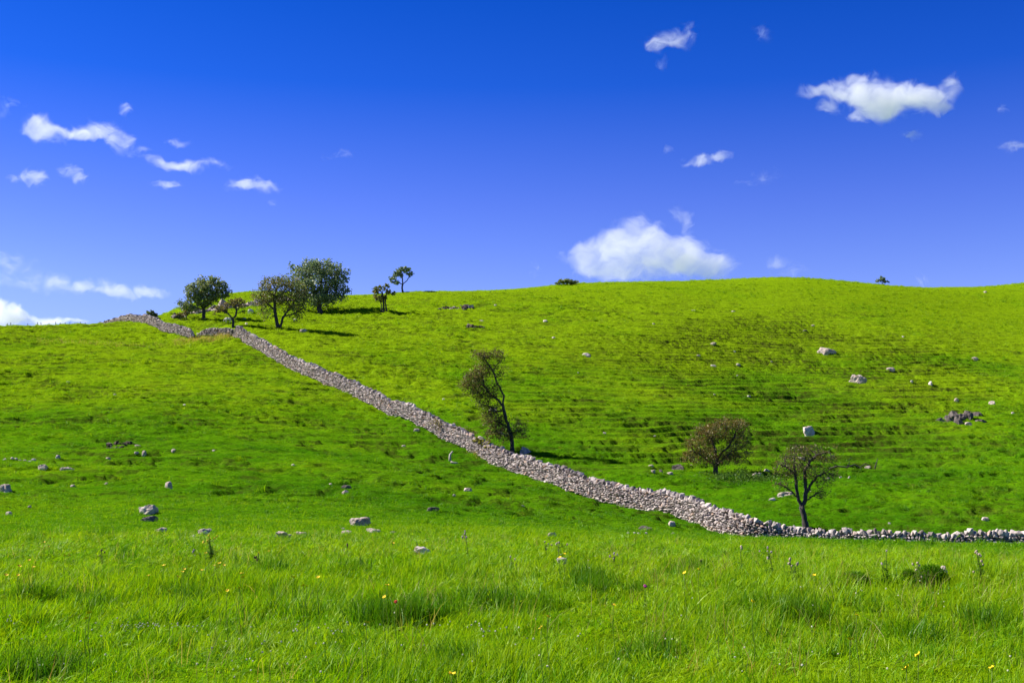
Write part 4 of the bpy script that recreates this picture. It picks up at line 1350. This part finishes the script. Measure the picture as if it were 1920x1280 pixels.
    for px, py, wpx, n in ((760, 1165, 66, 26), (700, 1172, 30, 5), (1095, 1095, 22, 10), (1122, 1110, 36, 6), (920, 1140, 36, 7), (1005, 1148, 50, 8), (175, 1146, 46, 8), (66, 1120, 30, 4), (340, 1138, 24, 8), (375, 1106, 20, 4), (1500, 1160, 40, 9),
                            (1440, 1150, 60, 5), (520, 1080, 20, 5), (225, 1052, 30, 4), (1290, 1078, 40, 9), (660, 1080, 50, 5), (180, 1010, 30, 6), (55, 1018, 40, 5), (1690, 1200, 90, 4), (90, 1265, 50, 8), (1850, 1175, 60, 4), (1245, 1228, 60, 4), (830, 1262, 70, 5)):
        for _ in range(n):
            p = site(px + R.normal() * wpx * .45, py + R.normal() * 6)
            spots.append((p.x, p.y, p.z, 1.0))
    xm, ym, rm = spread_points(5.2, 19, lambda q: 5.0, 31)
    km = (fbm(xm / 1.1 + 3, ym / .8, 3) > .16) & (rm.random(len(xm)) < .35)
    xm, ym = xm[km], ym[km]; zm = height(xm, ym)
    spots += [(a_, b_, c_, .55 + .4 * rm.random()) for a_, b_, c_ in zip(xm, ym, zm)]
    # rushy tufts on the field and round the hollows
    x, y, rng = spread_points(22, 200, lambda q: 1.1, 5)
    v = fbm(x / 3.1 + 40, y / 1.5 + 11, 3) - .26 + .25 * fbm(x / 20, y / 14, 2)
    k = (v > 0) & (rng.random(len(x)) < np.clip(90 / y, .25, 1)) & (wall_clear(x, y) > .5)
    x, y = x[k], y[k]; z = height(x, y)
    sp = np.array(spots)
    px_ = np.concatenate([sp[:, 0], x]); py_ = np.concatenate([sp[:, 1], y]); pz_ = np.concatenate([sp[:, 2], z])
    sc = np.concatenate([sp[:, 3], .45 + .35 * rng.random(len(x)) + np.clip((y - 60) / 160, 0, .5)]); n = len(px_)
    rot = np.stack([rng.normal(size=n) * .15, rng.normal(size=n) * .15, rng.random(n) * 6.28], -1)
    flat = np.where(np.arange(n) < len(sp), 1.0, .55)
    instancer('tussock_grass', 'darker coarse grass tussocks dotted through meadow and fields', 'grass', np.stack([px_, py_, pz_ - .02], -1), rot, np.stack([sc, sc, sc * flat], -1), rng.integers(0, 3, n), c_da)
    # long grass gathered along the wall foot and dry bents
    c_st = tuft_collection('straw_tuft', [(5, .12, .42, .006, .5, 0), (3, .1, .48, .006, .8, 0), (7, .2, .30, .006, .6, 0)], ['straw'])
    x, y, rng = spread_points(5.2, 24, lambda q: 5.5, 9)
    k = fbm(x / 2 + 7, y / 2, 3) > -.05
    x, y = x[k], y[k]
    # pale dry grass by the gap in the wall
    a = np.array([pxy(335 + R.random() * 110 - 10, 640 + R.normal() * 2.5 + 0, 147.0 + R.normal() * .9) for _ in range(420)])
    b = np.array([pxy(60 + R.random() * 260, 641 + R.normal() * 2, 145.0 + R.normal() * 1.0) for _ in range(130)])
    g = np.array([pxy(q[0] + R.normal() * 8, q[1], q[2] + R.normal() * .4) for q in ((905, 858, 95), (898, 856, 95.3), (912, 862, 94.6)) for _ in range(14)])
    nx = len(x)
    x = np.concatenate([x, a[:, 0], b[:, 0], g[:, 0]]); y = np.concatenate([y, a[:, 1], b[:, 1], g[:, 1]]); n = len(x)
    sc = np.where(np.arange(n) < nx, .9, 1.5)
    rot = np.stack([rng.normal(size=n) * .2, rng.normal(size=n) * .2, rng.random(n) * 6.28], -1)
    instancer('dry_grass', 'straw-coloured dry grass stalks in the meadow and by the wall gap', 'grass', np.stack([x, y, height(x, y)], -1), rot, np.stack([sc * np.where(sc > 1, 3, 1), sc * np.where(sc > 1, 3, 1), sc], -1), rng.integers(0, 3, n), c_st)
    # rank grass at the foot of the wall
    P2 = MW[1]; NR = np.gradient(P2, axis=0); NR = np.stack([NR[:, 1], -NR[:, 0]], -1); NR /= np.hypot(*NR.T)[:, None]
    i = rng.integers(0, len(P2), 2600); side = rng.choice([-1, 1], 2600)
    off = .45 + np.abs(rng.normal(size=2600)) * .28
    x = P2[i, 0] + NR[i, 0] * side * off; y = P2[i, 1] + NR[i, 1] * side * off; n = len(x)
    rot = np.stack([rng.normal(size=n) * .15, rng.normal(size=n) * .15, rng.random(n) * 6.28], -1)
    s = .7 + .9 * np.clip(fbm(x / 1.5, y / 1.5, 2) + .2, 0, 1)
    instancer('wall_foot_grass', 'longer green grass growing along the foot of the stone wall', 'grass', np.stack([x, y, height(x, y) - .03], -1), rot, np.stack([s * 1.2, s * 1.2, s * 1.9], -1), rng.integers(0, 4, n), c_tu)


scatter_grass()


# mossy hummocks (old anthills) in the meadow
def hummock(px, py, w, h, label):
    p = site(px, py); k = p.y / F
    W_, H_ = w * k, h * k
    root = bpy.data.objects.new('mossy_hummock', None); COL.objects.link(root); root.location = p
    tag(root, label, 'hummock', 'dark hummocks in the meadow')
    me = boulder_mesh('mound', W_, H_ * 2, W_ * .9, int(px), 'earth', 3, 3, .25, .1); link('mound', me, root)
    rng = np.random.default_rng(int(px))
    V0, T0, Q0 = blades(1, .001, .14, .009, 1)
    VV, T3, Q4, off = [], [], [], 0
    for k2 in range(2600):
        d = rng.normal(size=3); d[2] = abs(d[2]) * .8 + .05; d /= np.linalg.norm(d)
        c = d * np.array([W_ / 2, W_ * .45, H_]) * .95
        V, T, Q = V0.copy(), T0, Q0
        a = rng.random() * 6.28; R_ = rot_xyz(rng.normal() * .35 - d[1] * .9, rng.normal() * .35 + d[0] * .9, a)
        VV.append(V @ R_.T * rng.uniform(.5, 1.1) + c); T3 += [tuple(i + off for i in t) for t in T]; Q4 += [tuple(i + off for i in t) for t in Q]; off += len(V)
    o = link('moss_grass', mesh_np('moss_grass', np.vstack(VV), [np.array(T3), np.array(Q4)], [M['tussock_grass']]), root); o['kind'] = 'stuff'


hummock(1746, 1098, 66, 38, 'biggest dark mossy hummock, with a pale stone leaning behind it')
hummock(1704, 1094, 28, 24, 'small dark hummock next to the biggest one')
hummock(1600, 1094, 64, 20, 'low broad dark hummock between two thistles')


# ------------------------------------------------------------------ weeds and flowers
def head_mesh(name, r, mat, squash=1.2, seed=0):
    bm = bmesh.new(); bmesh.ops.create_icosphere(bm, subdivisions=2, radius=r)
    rng = random.Random(seed)
    for v in bm.verts: v.co *= rng.uniform(.75, 1.2); v.co.z *= squash
    me = bpy.data.meshes.new(name); bm.to_mesh(me); bm.free(); me.materials.append(M[mat]); return me


HEADS = {m: head_mesh('flower_head', .0135, m, 1.25, i) for i, m in enumerate(('seed_fluff', 'petal_pink', 'seed_brown', 'petal_yellow'))}


def thistle(px, py, hpx, label, heads=3, hm='seed_fluff', leaves=26, bushy=.6, seed=0, stems=1, leaf_w=.03):
    p = site(px, py); k = p.y / F; hgt = hpx * k
    rng = np.random.default_rng(seed + int(px))
    root = bpy.data.objects.new('thistle', None); COL.objects.link(root); root.location = p
    tag(root, label, 'thistle', 'thistles and tall weeds at the meadow edge')
    LV, LT, off = [], [], 0
    for sidx in range(stems):
        h = hgt * (1 if sidx == 0 else rng.uniform(.55, .9)); az = rng.random() * 6.28; ln = rng.uniform(.03, .12) + .12 * (sidx > 0)
        path = [np.array([math.cos(az) * ln * h * t * t + .012 * math.sin(5 * t + sidx) + (.05 * rng.normal() if 0 else 0), math.sin(az) * ln * h * t * t, -.05 + (h + .05) * t]) for t in np.linspace(0, 1, 7)]
        stick('stem', path, .007, .004, 'weed_stem', root, (0, 0, 0), 5, sidx)
        for j in range(leaves):
            t = rng.beta(1.3, 1.6) * .93
            c = path[min(int(t * 6), 5)] * (1 - (t * 6) % 1) + path[min(int(t * 6) + 1, 6)] * ((t * 6) % 1)
            a = rng.random() * 6.28; L = h * .40 * bushy ** .7 * rng.uniform(.6, 1.3) * (1.25 - t)
            d = np.array([math.cos(a), math.sin(a), rng.uniform(.0, .8)]); s_ = np.array([-math.sin(a), math.cos(a), 0])
            prev = None
            # spiny outline: a row of teeth along a bent midrib
            nT = 5
            for q in range(nT):
                t0, t1 = q / nT, (q + 1) / nT
                m0 = c + d * L * t0 - np.array([0, 0, L * .35 * t0 * t0]); m1 = c + d * L * t1 - np.array([0, 0, L * .35 * t1 * t1])
                w = leaf_w * (1 - .7 * t0) * (L / .1) * .8
                LV += [m0, m1, (m0 + m1) / 2 + s_ * w + d * L * .06, (m0 + m1) / 2 - s_ * w + d * L * .06]
                LT += [(off, off + 1, off + 2), (off, off + 3, off + 1)]; off += 4
        for q in range(heads if sidx == 0 else max(1, heads - 2)):
            top = path[-1] + (np.array([rng.normal() * .045, rng.normal() * .045, -abs(rng.normal()) * .05 - .01]) if q else 0)
            if q: stick('stem', [path[5], (path[5] + top) / 2 + [0, 0, -.01], top], .004, .003, 'weed_stem', root, (0, 0, 0), 4, q)
            o = link('flower_head', HEADS[hm], root, Vector(top)); sc = rng.uniform(.6, 1.0); o.scale = (sc, sc, sc * rng.uniform(.9, 1.4)); o.rotation_euler = (rng.normal() * .3, rng.normal() * .3, 0)
    link('leaves', mesh_np('leaves', np.array(LV), np.array(LT), [M['weed_leaf']]), root)
    return root


for a in (
    (876, 1055, 58, 'tall thin thistle with pale mauve heads at mid meadow edge', 4, 'petal_pink', 14, .5),
    (1024, 1056, 40, 'slim brown-seeded thistle nearer the mauve one, before the wall', 4, 'seed_fluff', 10, .4),
    (1046, 1064, 46, 'fluffy seeding thistle standing over the white meadow stone', 5, 'seed_fluff', 16, .5),
    (960, 1078, 34, 'bushy leafy thistle without open flowers near mid meadow', 2, 'seed_fluff', 46, 1.2, 1, 3),
    (1152, 1072, 34, 'open branching weed with one pale head in mid meadow', 3, 'petal_pink', 22, .9, 1, 2),
    (1388, 1080, 54, 'thistle with a cream head at its tip above dark grass', 2, 'seed_fluff', 26, .7),
    (1448, 1090, 62, 'thistle with a spray of pink heads beside the bushy one', 5, 'petal_pink', 34, .8),
    (1486, 1100, 50, 'broadest bushy thistle with dense prickly leaves', 3, 'seed_fluff', 60, 1.3, 2, 4),
    (1662, 1104, 70, 'tall dark prickly thistle with one pale head, bent tip', 1, 'petal_pink', 40, .9, 0, 2),
    (1726, 1108, 52, 'tawny seeding thistle in front of the biggest hummock', 5, 'seed_fluff', 22, .6),
    (1840, 1100, 66, 'last thistle along the meadow, yellowish heads and dark leaves', 5, 'seed_fluff', 44, .8, 0, 2),
    (396, 1066, 62, 'tall yellow-green ragwort-like weed in the buttercups', 4, 'petal_yellow', 60, .8, 3, 2),
    (365, 1060, 28, 'small weed with pale buds next to the tall yellow-green one', 4, 'petal_pink', 20, .8, 3),
    (488, 1070, 30, 'brown-headed dock stalk near the tall yellow-green weed', 4, 'seed_brown', 18, .7, 4),
    (190, 1062, 30, 'leafy weed among buttercups near the meadow edge', 2, 'seed_brown', 34, 1.1, 5, 2),
    (650, 1052, 30, 'small dark leafy weed between slab and oblong block', 2, 'seed_brown', 30, 1.0, 6, 2),
    (1318, 1078, 28, 'weed with brown heads rising from the dark tussock', 3, 'seed_brown', 18, .8, 7),
):
    thistle(*a[:7], bushy=a[7], seed=a[8] if len(a) > 8 else 0, stems=a[9] if len(a) > 9 else 1)

# buttercups
def buttercup_mesh():
    V, Q, mi = [], [], []
    for k in range(5):
        a = k * 2 * math.pi / 5
        d = Vector((math.cos(a), math.sin(a), 0)); s_ = Vector((-math.sin(a), math.cos(a), 0))
        o = len(V)
        V += [Vector((0, 0, 0)), d * .011 - s_ * .010 + Vector((0, 0, .005)), d * .021 + Vector((0, 0, .012)), d * .011 + s_ * .010 + Vector((0, 0, .005))]
        Q.append((o, o + 1, o + 2, o + 3))
    return mesh_np('petals', np.array([v[:] for v in V]), np.array(Q), [M['petal_yellow']])


PET = {}
PET['petal_yellow'] = buttercup_mesh()
for m in ('petal_purple', 'petal_red'):
    PET[m] = head_mesh('petals', .017, m, .9, 3)
STEM = None


def flower(px, py, label, group, mat='petal_yellow', name='buttercup', cat='flower', scale=1.0):
    global STEM
    hgt = .44 if py > 1060 else .38
    p = site(px, py, hgt)
    root = bpy.data.objects.new(name, None); COL.objects.link(root); root.location = p
    tag(root, label, cat, group)
    if STEM is None:
        STEM = stick('stem', [(0, 0, -.03), (.012, .004, .10), (-.006, .0, .22), (0, 0, .33)], .0028, .002, 'weed_stem', root, (0, 0, 0), 4).data
        root.children[0].scale.z = hgt / .33
    else:
        o = link('stem', STEM, root); o.scale.z = hgt / .33
    o = link('petals', PET[mat], root, Vector((0, 0, hgt)))
    sc = random.uniform(.75, 1.05) * scale; o.scale = (sc,) * 3
    o.rotation_euler = (random.uniform(-.1, .75), random.uniform(-.4, .4), random.uniform(0, 6))


BC = {
    ('yellow buttercup in the drift at the far meadow edge', 'buttercups at the far meadow edge'): [(83, 1002), (94, 1008), (101, 1007), (91, 1024), (83, 1016), (44, 1022), (44, 1043), (55, 1050), (121, 1041), (130, 1042), (36, 1061), (63, 1063), (34, 1078), (11, 1078)],
    ('yellow buttercup clustered round the tall yellow-green weed', 'buttercups round the tall yellow-green weed'): [(386, 1037), (405, 1033), (402, 1060), (412, 1056), (420, 1059), (378, 1069), (409, 1064), (345, 1067), (355, 1062), (342, 1072), (333, 1081), (307, 1060), (279, 1079), (452, 1075), (456, 1082), (504, 1033), (484, 1036), (443, 1028)],
    ('yellow buttercup scattered singly in the open meadow grass', 'buttercups scattered in the open meadow'): [(317, 1108), (426, 1107), (449, 1102), (550, 1082), (569, 1098), (575, 1099), (597, 1082), (168, 1149), (162, 1160), (721, 1119), (676, 1017), (737, 1018), (688, 1167), (1150, 1134), (1058, 1038), (1050, 1045), (1015, 1177), (1027, 1156), (1411, 1128), (1310, 1068), (1284, 1074), (1527, 1078), (1594, 1199), (1606, 1153), (1722, 1228), (1860, 1252), (847, 1264), (1700, 1253), (726, 1097)],
}
for (lab, grp), pts in BC.items():
    pts = sorted(pts)
    for i, (a, b) in enumerate(pts): flower(a, b, ordinal(i, len(pts)) + ' ' + lab, grp)
flower(742, 1127, 'single small red flower beside the big dark tussock', None, 'petal_red', 'red_flower', scale=.8)
flower(1210, 1098, 'single magenta knapweed flower in the open meadow', None, 'petal_purple', 'knapweed', scale=1.1)


def clover():
    """tiny white clover heads, too many and too small to tell apart"""
    rng = np.random.default_rng(8)
    cl = [(270, 1172, 34, 3, 26), (200, 1180, 60, 8, 12), (905, 1175, 16, 6, 12), (640, 1180, 16, 6, 8), (25, 1160, 30, 6, 8), (345, 1172, 20, 4, 12), (530, 1185, 30, 8, 8), (610, 1200, 60, 14, 14), (1000, 1200, 500, 30, 26), (1500, 1240, 400, 30, 22), (300, 1240, 260, 24, 22), (1120, 1040, 120, 10, 12), (1640, 1110, 160, 14, 18), (820, 1170, 120, 12, 10)]
    bm = bmesh.new()
    for cx, cy, sx, sy, n in cl:
        for _ in range(n):
            p = site(cx + rng.normal() * sx, min(cy + rng.normal() * sy, 1290), .2)
            r = rng.uniform(.004, .0075)
            m = bmesh.ops.create_icosphere(bm, subdivisions=1, radius=r)
            for v in m['verts']: v.co = v.co * rng.uniform(.8, 1.2) + p + Vector((0, 0, .2))
    me = bpy.data.meshes.new('clover_heads'); bm.to_mesh(me); bm.free(); me.materials.append(M['petal_white'])
    tag(link('clover_heads', me), 'tiny white clover heads sprinkled through the foreground grass', 'clover', kind='stuff')


clover()


# ------------------------------------------------------------------ clouds
def cloud(label, blobs, Y=1500.0, dens=.05, seed=0, nscale=1.0, erode=.85, group='small white clouds', wisp=1.0):
    """one closed box of droplets; the billows are soft lobes eaten away by noise"""
    k = Y / F
    B = []
    for b in blobs:
        x, y, z = pt(b[0], b[1], Y); B.append((float(x), float(y), float(z), b[2] * k, (b[2] + b[3]) * .5 * k, b[3] * k, (.30 + .78 * b[4]) if len(b) > 4 else 1.08))
    B = np.array(B); pad = 1.5
    lo = (B[:, :3] - B[:, 3:6] * pad).min(0); hi = (B[:, :3] + B[:, 3:6] * pad).max(0)
    c = (lo + hi) / 2
    bm = bmesh.new(); bmesh.ops.create_cube(bm, size=1.0, matrix=Matrix.Diagonal((*(hi - lo), 1)))
    me = bpy.data.meshes.new('cloud'); bm.to_mesh(me); bm.free()
    o = link('cloud', me, None, c)
    m, nt, n, l, out = nt_new('cloud_droplets')
    geo = n.new('ShaderNodeNewGeometry'); pos = geo.outputs['Position']
    # slow swirl so the lobes are not ellipses
    wn_ = n.new('ShaderNodeTexNoise'); wn_.inputs['Scale'].default_value = 1 / (45 * nscale); wn_.inputs['Detail'].default_value = 2
    l.new(pos, wn_.inputs['Vector'])
    wv = N(nt, 'ShaderNodeVectorMath', operation='SUBTRACT'); l.new(wn_.outputs['Color'], wv.inputs[0]); wv.inputs[1].default_value = (.5, .5, .5)
    ws = N(nt, 'ShaderNodeVectorMath', operation='SCALE'); l.new(wv.outputs[0], ws.inputs[0]); ws.inputs['Scale'].default_value = 46 * nscale * wisp
    wp = N(nt, 'ShaderNodeVectorMath', operation='ADD'); l.new(pos, wp.inputs[0]); l.new(ws.outputs[0], wp.inputs[1])
    tot = None
    for b in B:
        s1 = N(nt, 'ShaderNodeVectorMath', operation='SUBTRACT'); l.new(wp.outputs[0], s1.inputs[0]); s1.inputs[1].default_value = tuple(b[:3])
        s2 = N(nt, 'ShaderNodeVectorMath', operation='DIVIDE'); l.new(s1.outputs[0], s2.inputs[0]); s2.inputs[1].default_value = tuple(b[3:6] * 1.3)
        s3 = N(nt, 'ShaderNodeVectorMath', operation='LENGTH'); l.new(s2.outputs[0], s3.inputs[0])
        mr = N(nt, 'ShaderNodeMapRange'); mr.interpolation_type = 'SMOOTHSTEP'; l.new(s3.outputs['Value'], mr.inputs[0])
        mr.inputs[1].default_value = 1.0; mr.inputs[2].default_value = .2; mr.inputs[3].default_value = 0; mr.inputs[4].default_value = b[6]
        if tot is None: tot = mr.outputs[0]
        else:
            a = N(nt, 'ShaderNodeMath', operation='ADD'); l.new(tot, a.inputs[0]); l.new(mr.outputs[0], a.inputs[1]); tot = a.outputs[0]
    tmin = N(nt, 'ShaderNodeMath', operation='MINIMUM'); l.new(tot, tmin.inputs[0]); tmin.inputs[1].default_value = 1.4; tot = tmin.outputs[0]
    fine = n.new('ShaderNodeTexNoise'); fine.inputs['Scale'].default_value = 1 / (34 * nscale); fine.inputs['Detail'].default_value = 6; fine.inputs['Roughness'].default_value = .66; fine.inputs['Distortion'].default_value = 1.1
    l.new(scaled(nt, wp.outputs[0], (.8, .8, 1.15)), fine.inputs['Vector'])
    er = N(nt, 'ShaderNodeMapRange'); l.new(fine.outputs['Fac'], er.inputs[0]); er.inputs[1].default_value = .32; er.inputs[2].default_value = .68; er.inputs[3].default_value = 0; er.inputs[4].default_value = erode * 1.55
    su = N(nt, 'ShaderNodeMath', operation='SUBTRACT'); l.new(tot, su.inputs[0]); l.new(er.outputs[0], su.inputs[1])
    mr = N(nt, 'ShaderNodeMapRange'); mr.interpolation_type = 'SMOOTHSTEP'; l.new(su.outputs[0], mr.inputs[0])
    mr.inputs[1].default_value = -.25; mr.inputs[2].default_value = 1.0; mr.inputs[3].default_value = 0; mr.inputs[4].default_value = dens
    edge = N(nt, 'ShaderNodeMapRange'); edge.interpolation_type = 'SMOOTHSTEP'; l.new(tot, edge.inputs[0]); edge.inputs[1].default_value = .0; edge.inputs[2].default_value = .75; edge.inputs[3].default_value = 0; edge.inputs[4].default_value = 1
    mu = N(nt, 'ShaderNodeMath', operation='MULTIPLY'); l.new(mr.outputs[0], mu.inputs[0]); l.new(edge.outputs[0], mu.inputs[1])
    vs = N(nt, 'ShaderNodeVolumePrincipled'); vs.inputs['Color'].default_value = (1, 1, 1, 1); vs.inputs['Anisotropy'].default_value = .25
    l.new(mu.outputs[0], vs.inputs['Density'])
    l.new(vs.outputs[0], out.inputs['Volume'])
    try: m.cycles.volume_step_rate = .5
    except Exception: pass
    me.materials.append(m)
    tag(o, label, 'cloud', group)
    return o


cloud('biggest bright white cloud high up, with a curled hook at one end', [(1600, 163, 44, 36), (1560, 172, 40, 18, .8), (1520, 168, 42, 11, .6), (1645, 182, 55, 38), (1705, 182, 55, 36), (1742, 192, 42, 30), (1548, 200, 30, 24, .7), (1786, 168, 16, 34, 1.0), (1768, 204, 34, 13, .8), (1640, 208, 70, 22, .8)], 1500, .042, 1, .85, erode=.9)
cloud('broad low billowing cloud rising from behind the hill crest', [(1185, 448, 62, 46, 1.1), (1130, 476, 58, 42, .95), (1088, 490, 46, 36, .75), (1240, 468, 74, 44, 1.1), (1300, 480, 66, 42, 1.05), (1345, 503, 50, 32, .8), (1210, 508, 130, 26, .8), (1272, 400, 24, 15, .75), (1290, 420, 15, 26, .75)], 1600, .027, 2, 1.0, erode=.95)
cloud('long ragged cloud with two bright ends above the smaller puffs', [(78, 235, 44, 26), (100, 256, 38, 28, .9), (150, 250, 46, 18, .8), (190, 243, 40, 26), (228, 264, 36, 22, .9), (262, 285, 30, 14, .6)], 1500, .036, 3, .7, erode=.92)
cloud('narrow streak of cloud trailing from the long ragged cloud', [(318, 308, 46, 14), (355, 314, 34, 12), (285, 295, 22, 14, .55), (398, 308, 30, 10, .4)], 1500, .045, 4, .7)
cloud('small flat cloud just under the narrow streak', [(312, 346, 34, 9, .9)], 1500, .05, 5, .5)
cloud('little ragged puff close to the picture edge under the long cloud', [(66, 334, 26, 22, .9), (30, 335, 30, 12, .4)], 1500, .04, 6, .6)
cloud('little ragged puff beside another, under the long cloud', [(128, 316, 26, 16, .7), (150, 333, 30, 16, .9)], 1500, .04, 7, .6)
cloud('thin feathery cloud apart from the streak, in two layers', [(445, 348, 30, 16, .7), (475, 340, 42, 14, .7), (505, 352, 32, 14, .7), (506, 377, 22, 7, .6)], 1500, .04, 8, .6)
cloud('soft bright cloud bank low over the uppermost wall', [(180, 535, 46, 22), (235, 545, 46, 20, .95), (290, 550, 46, 16, .9), (120, 530, 50, 20, .4), (60, 525, 70, 18, .35), (15, 488, 50, 26, .35)], 1700, .022, 9, .8, erode=1.0)
cloud('white cloud top showing just above the low skyline', [(8, 592, 42, 30), (40, 602, 34, 18), (95, 603, 50, 12, .9), (140, 604, 34, 9, .8), (-40, 585, 50, 34)], 1700, .05, 10)
cloud('high thin veil of cloud level with the biggest cloud\'s top', [(1230, 80, 40, 24, .7), (1275, 72, 44, 26, .65), (1240, 110, 20, 26, .35)], 1500, .03, 11, .7)
cloud('small broken wisp midway between the biggest and the low billowing cloud', [(1305, 300, 34, 14, .9), (1335, 300, 30, 10, .8), (1356, 293, 22, 16, .85), (1255, 284, 14, 12, .5)], 1500, .04, 12, .5)
cloud('tiny lone wisp in the empty middle of the sky', [(640, 290, 26, 12, .75), (610, 296, 16, 8, .4)], 1500, .03, 13, .5)
cloud('faint haze of cloud over the hilltop beside the low billow', [(1470, 498, 60, 30, .42)], 1600, .02, 14)
cloud('faint wisp touching the skyline past the hilltop', [(1728, 524, 26, 16, .55)], 1600, .03, 15, .7)
cloud('wisp cut off by the picture edge below the biggest cloud', [(1898, 272, 40, 12, .7)], 1500, .035, 16, .6)
cloud('tiny smudge of cloud near the edge beside the biggest cloud', [(1881, 205, 14, 20, .55)], 1500, .03, 17, .5)
cloud('tiny curl of cloud above the long ragged cloud', [(236, 204, 18, 15, .7)], 1500, .035, 18, .5)
cloud('faint flat streak between the tiny curl and the narrow streak', [(333, 269, 36, 7, .6)], 1500, .03, 19, .5)
cloud('faint smudge high above the biggest cloud', [(1430, 62, 24, 22, .45)], 1500, .025, 20, .5)
cloud('faint torn wisp beside the small broken wisp', [(1435, 330, 40, 20, .5), (1395, 342, 24, 12, .35)], 1500, .025, 21, .5)
cloud('small tuft directly under the biggest cloud', [(1708, 253, 24, 10, .7)], 1500, .035, 22, .5)
cloud('faint upright smudge beside the low billowing cloud', [(1002, 500, 18, 22, .5)], 1600, .025, 23, .6)
cloud('thin veil of haze-like cloud low at the picture edge over the white cloud top', [(30, 500, 70, 28, .5), (90, 530, 60, 18, .5), (-10, 530, 60, 20, .5)], 1650, .014, 24, 1.0)
cloud('pale torn shred just below the narrow streak\'s end', [(396, 306, 34, 12, .6), (420, 316, 20, 8, .5)], 1500, .02, 25, .5)
cloud('faint shred above the picture-edge end of the long ragged cloud', [(20, 195, 44, 16, .5), (0, 215, 30, 14, .5)], 1500, .016, 26, .6)
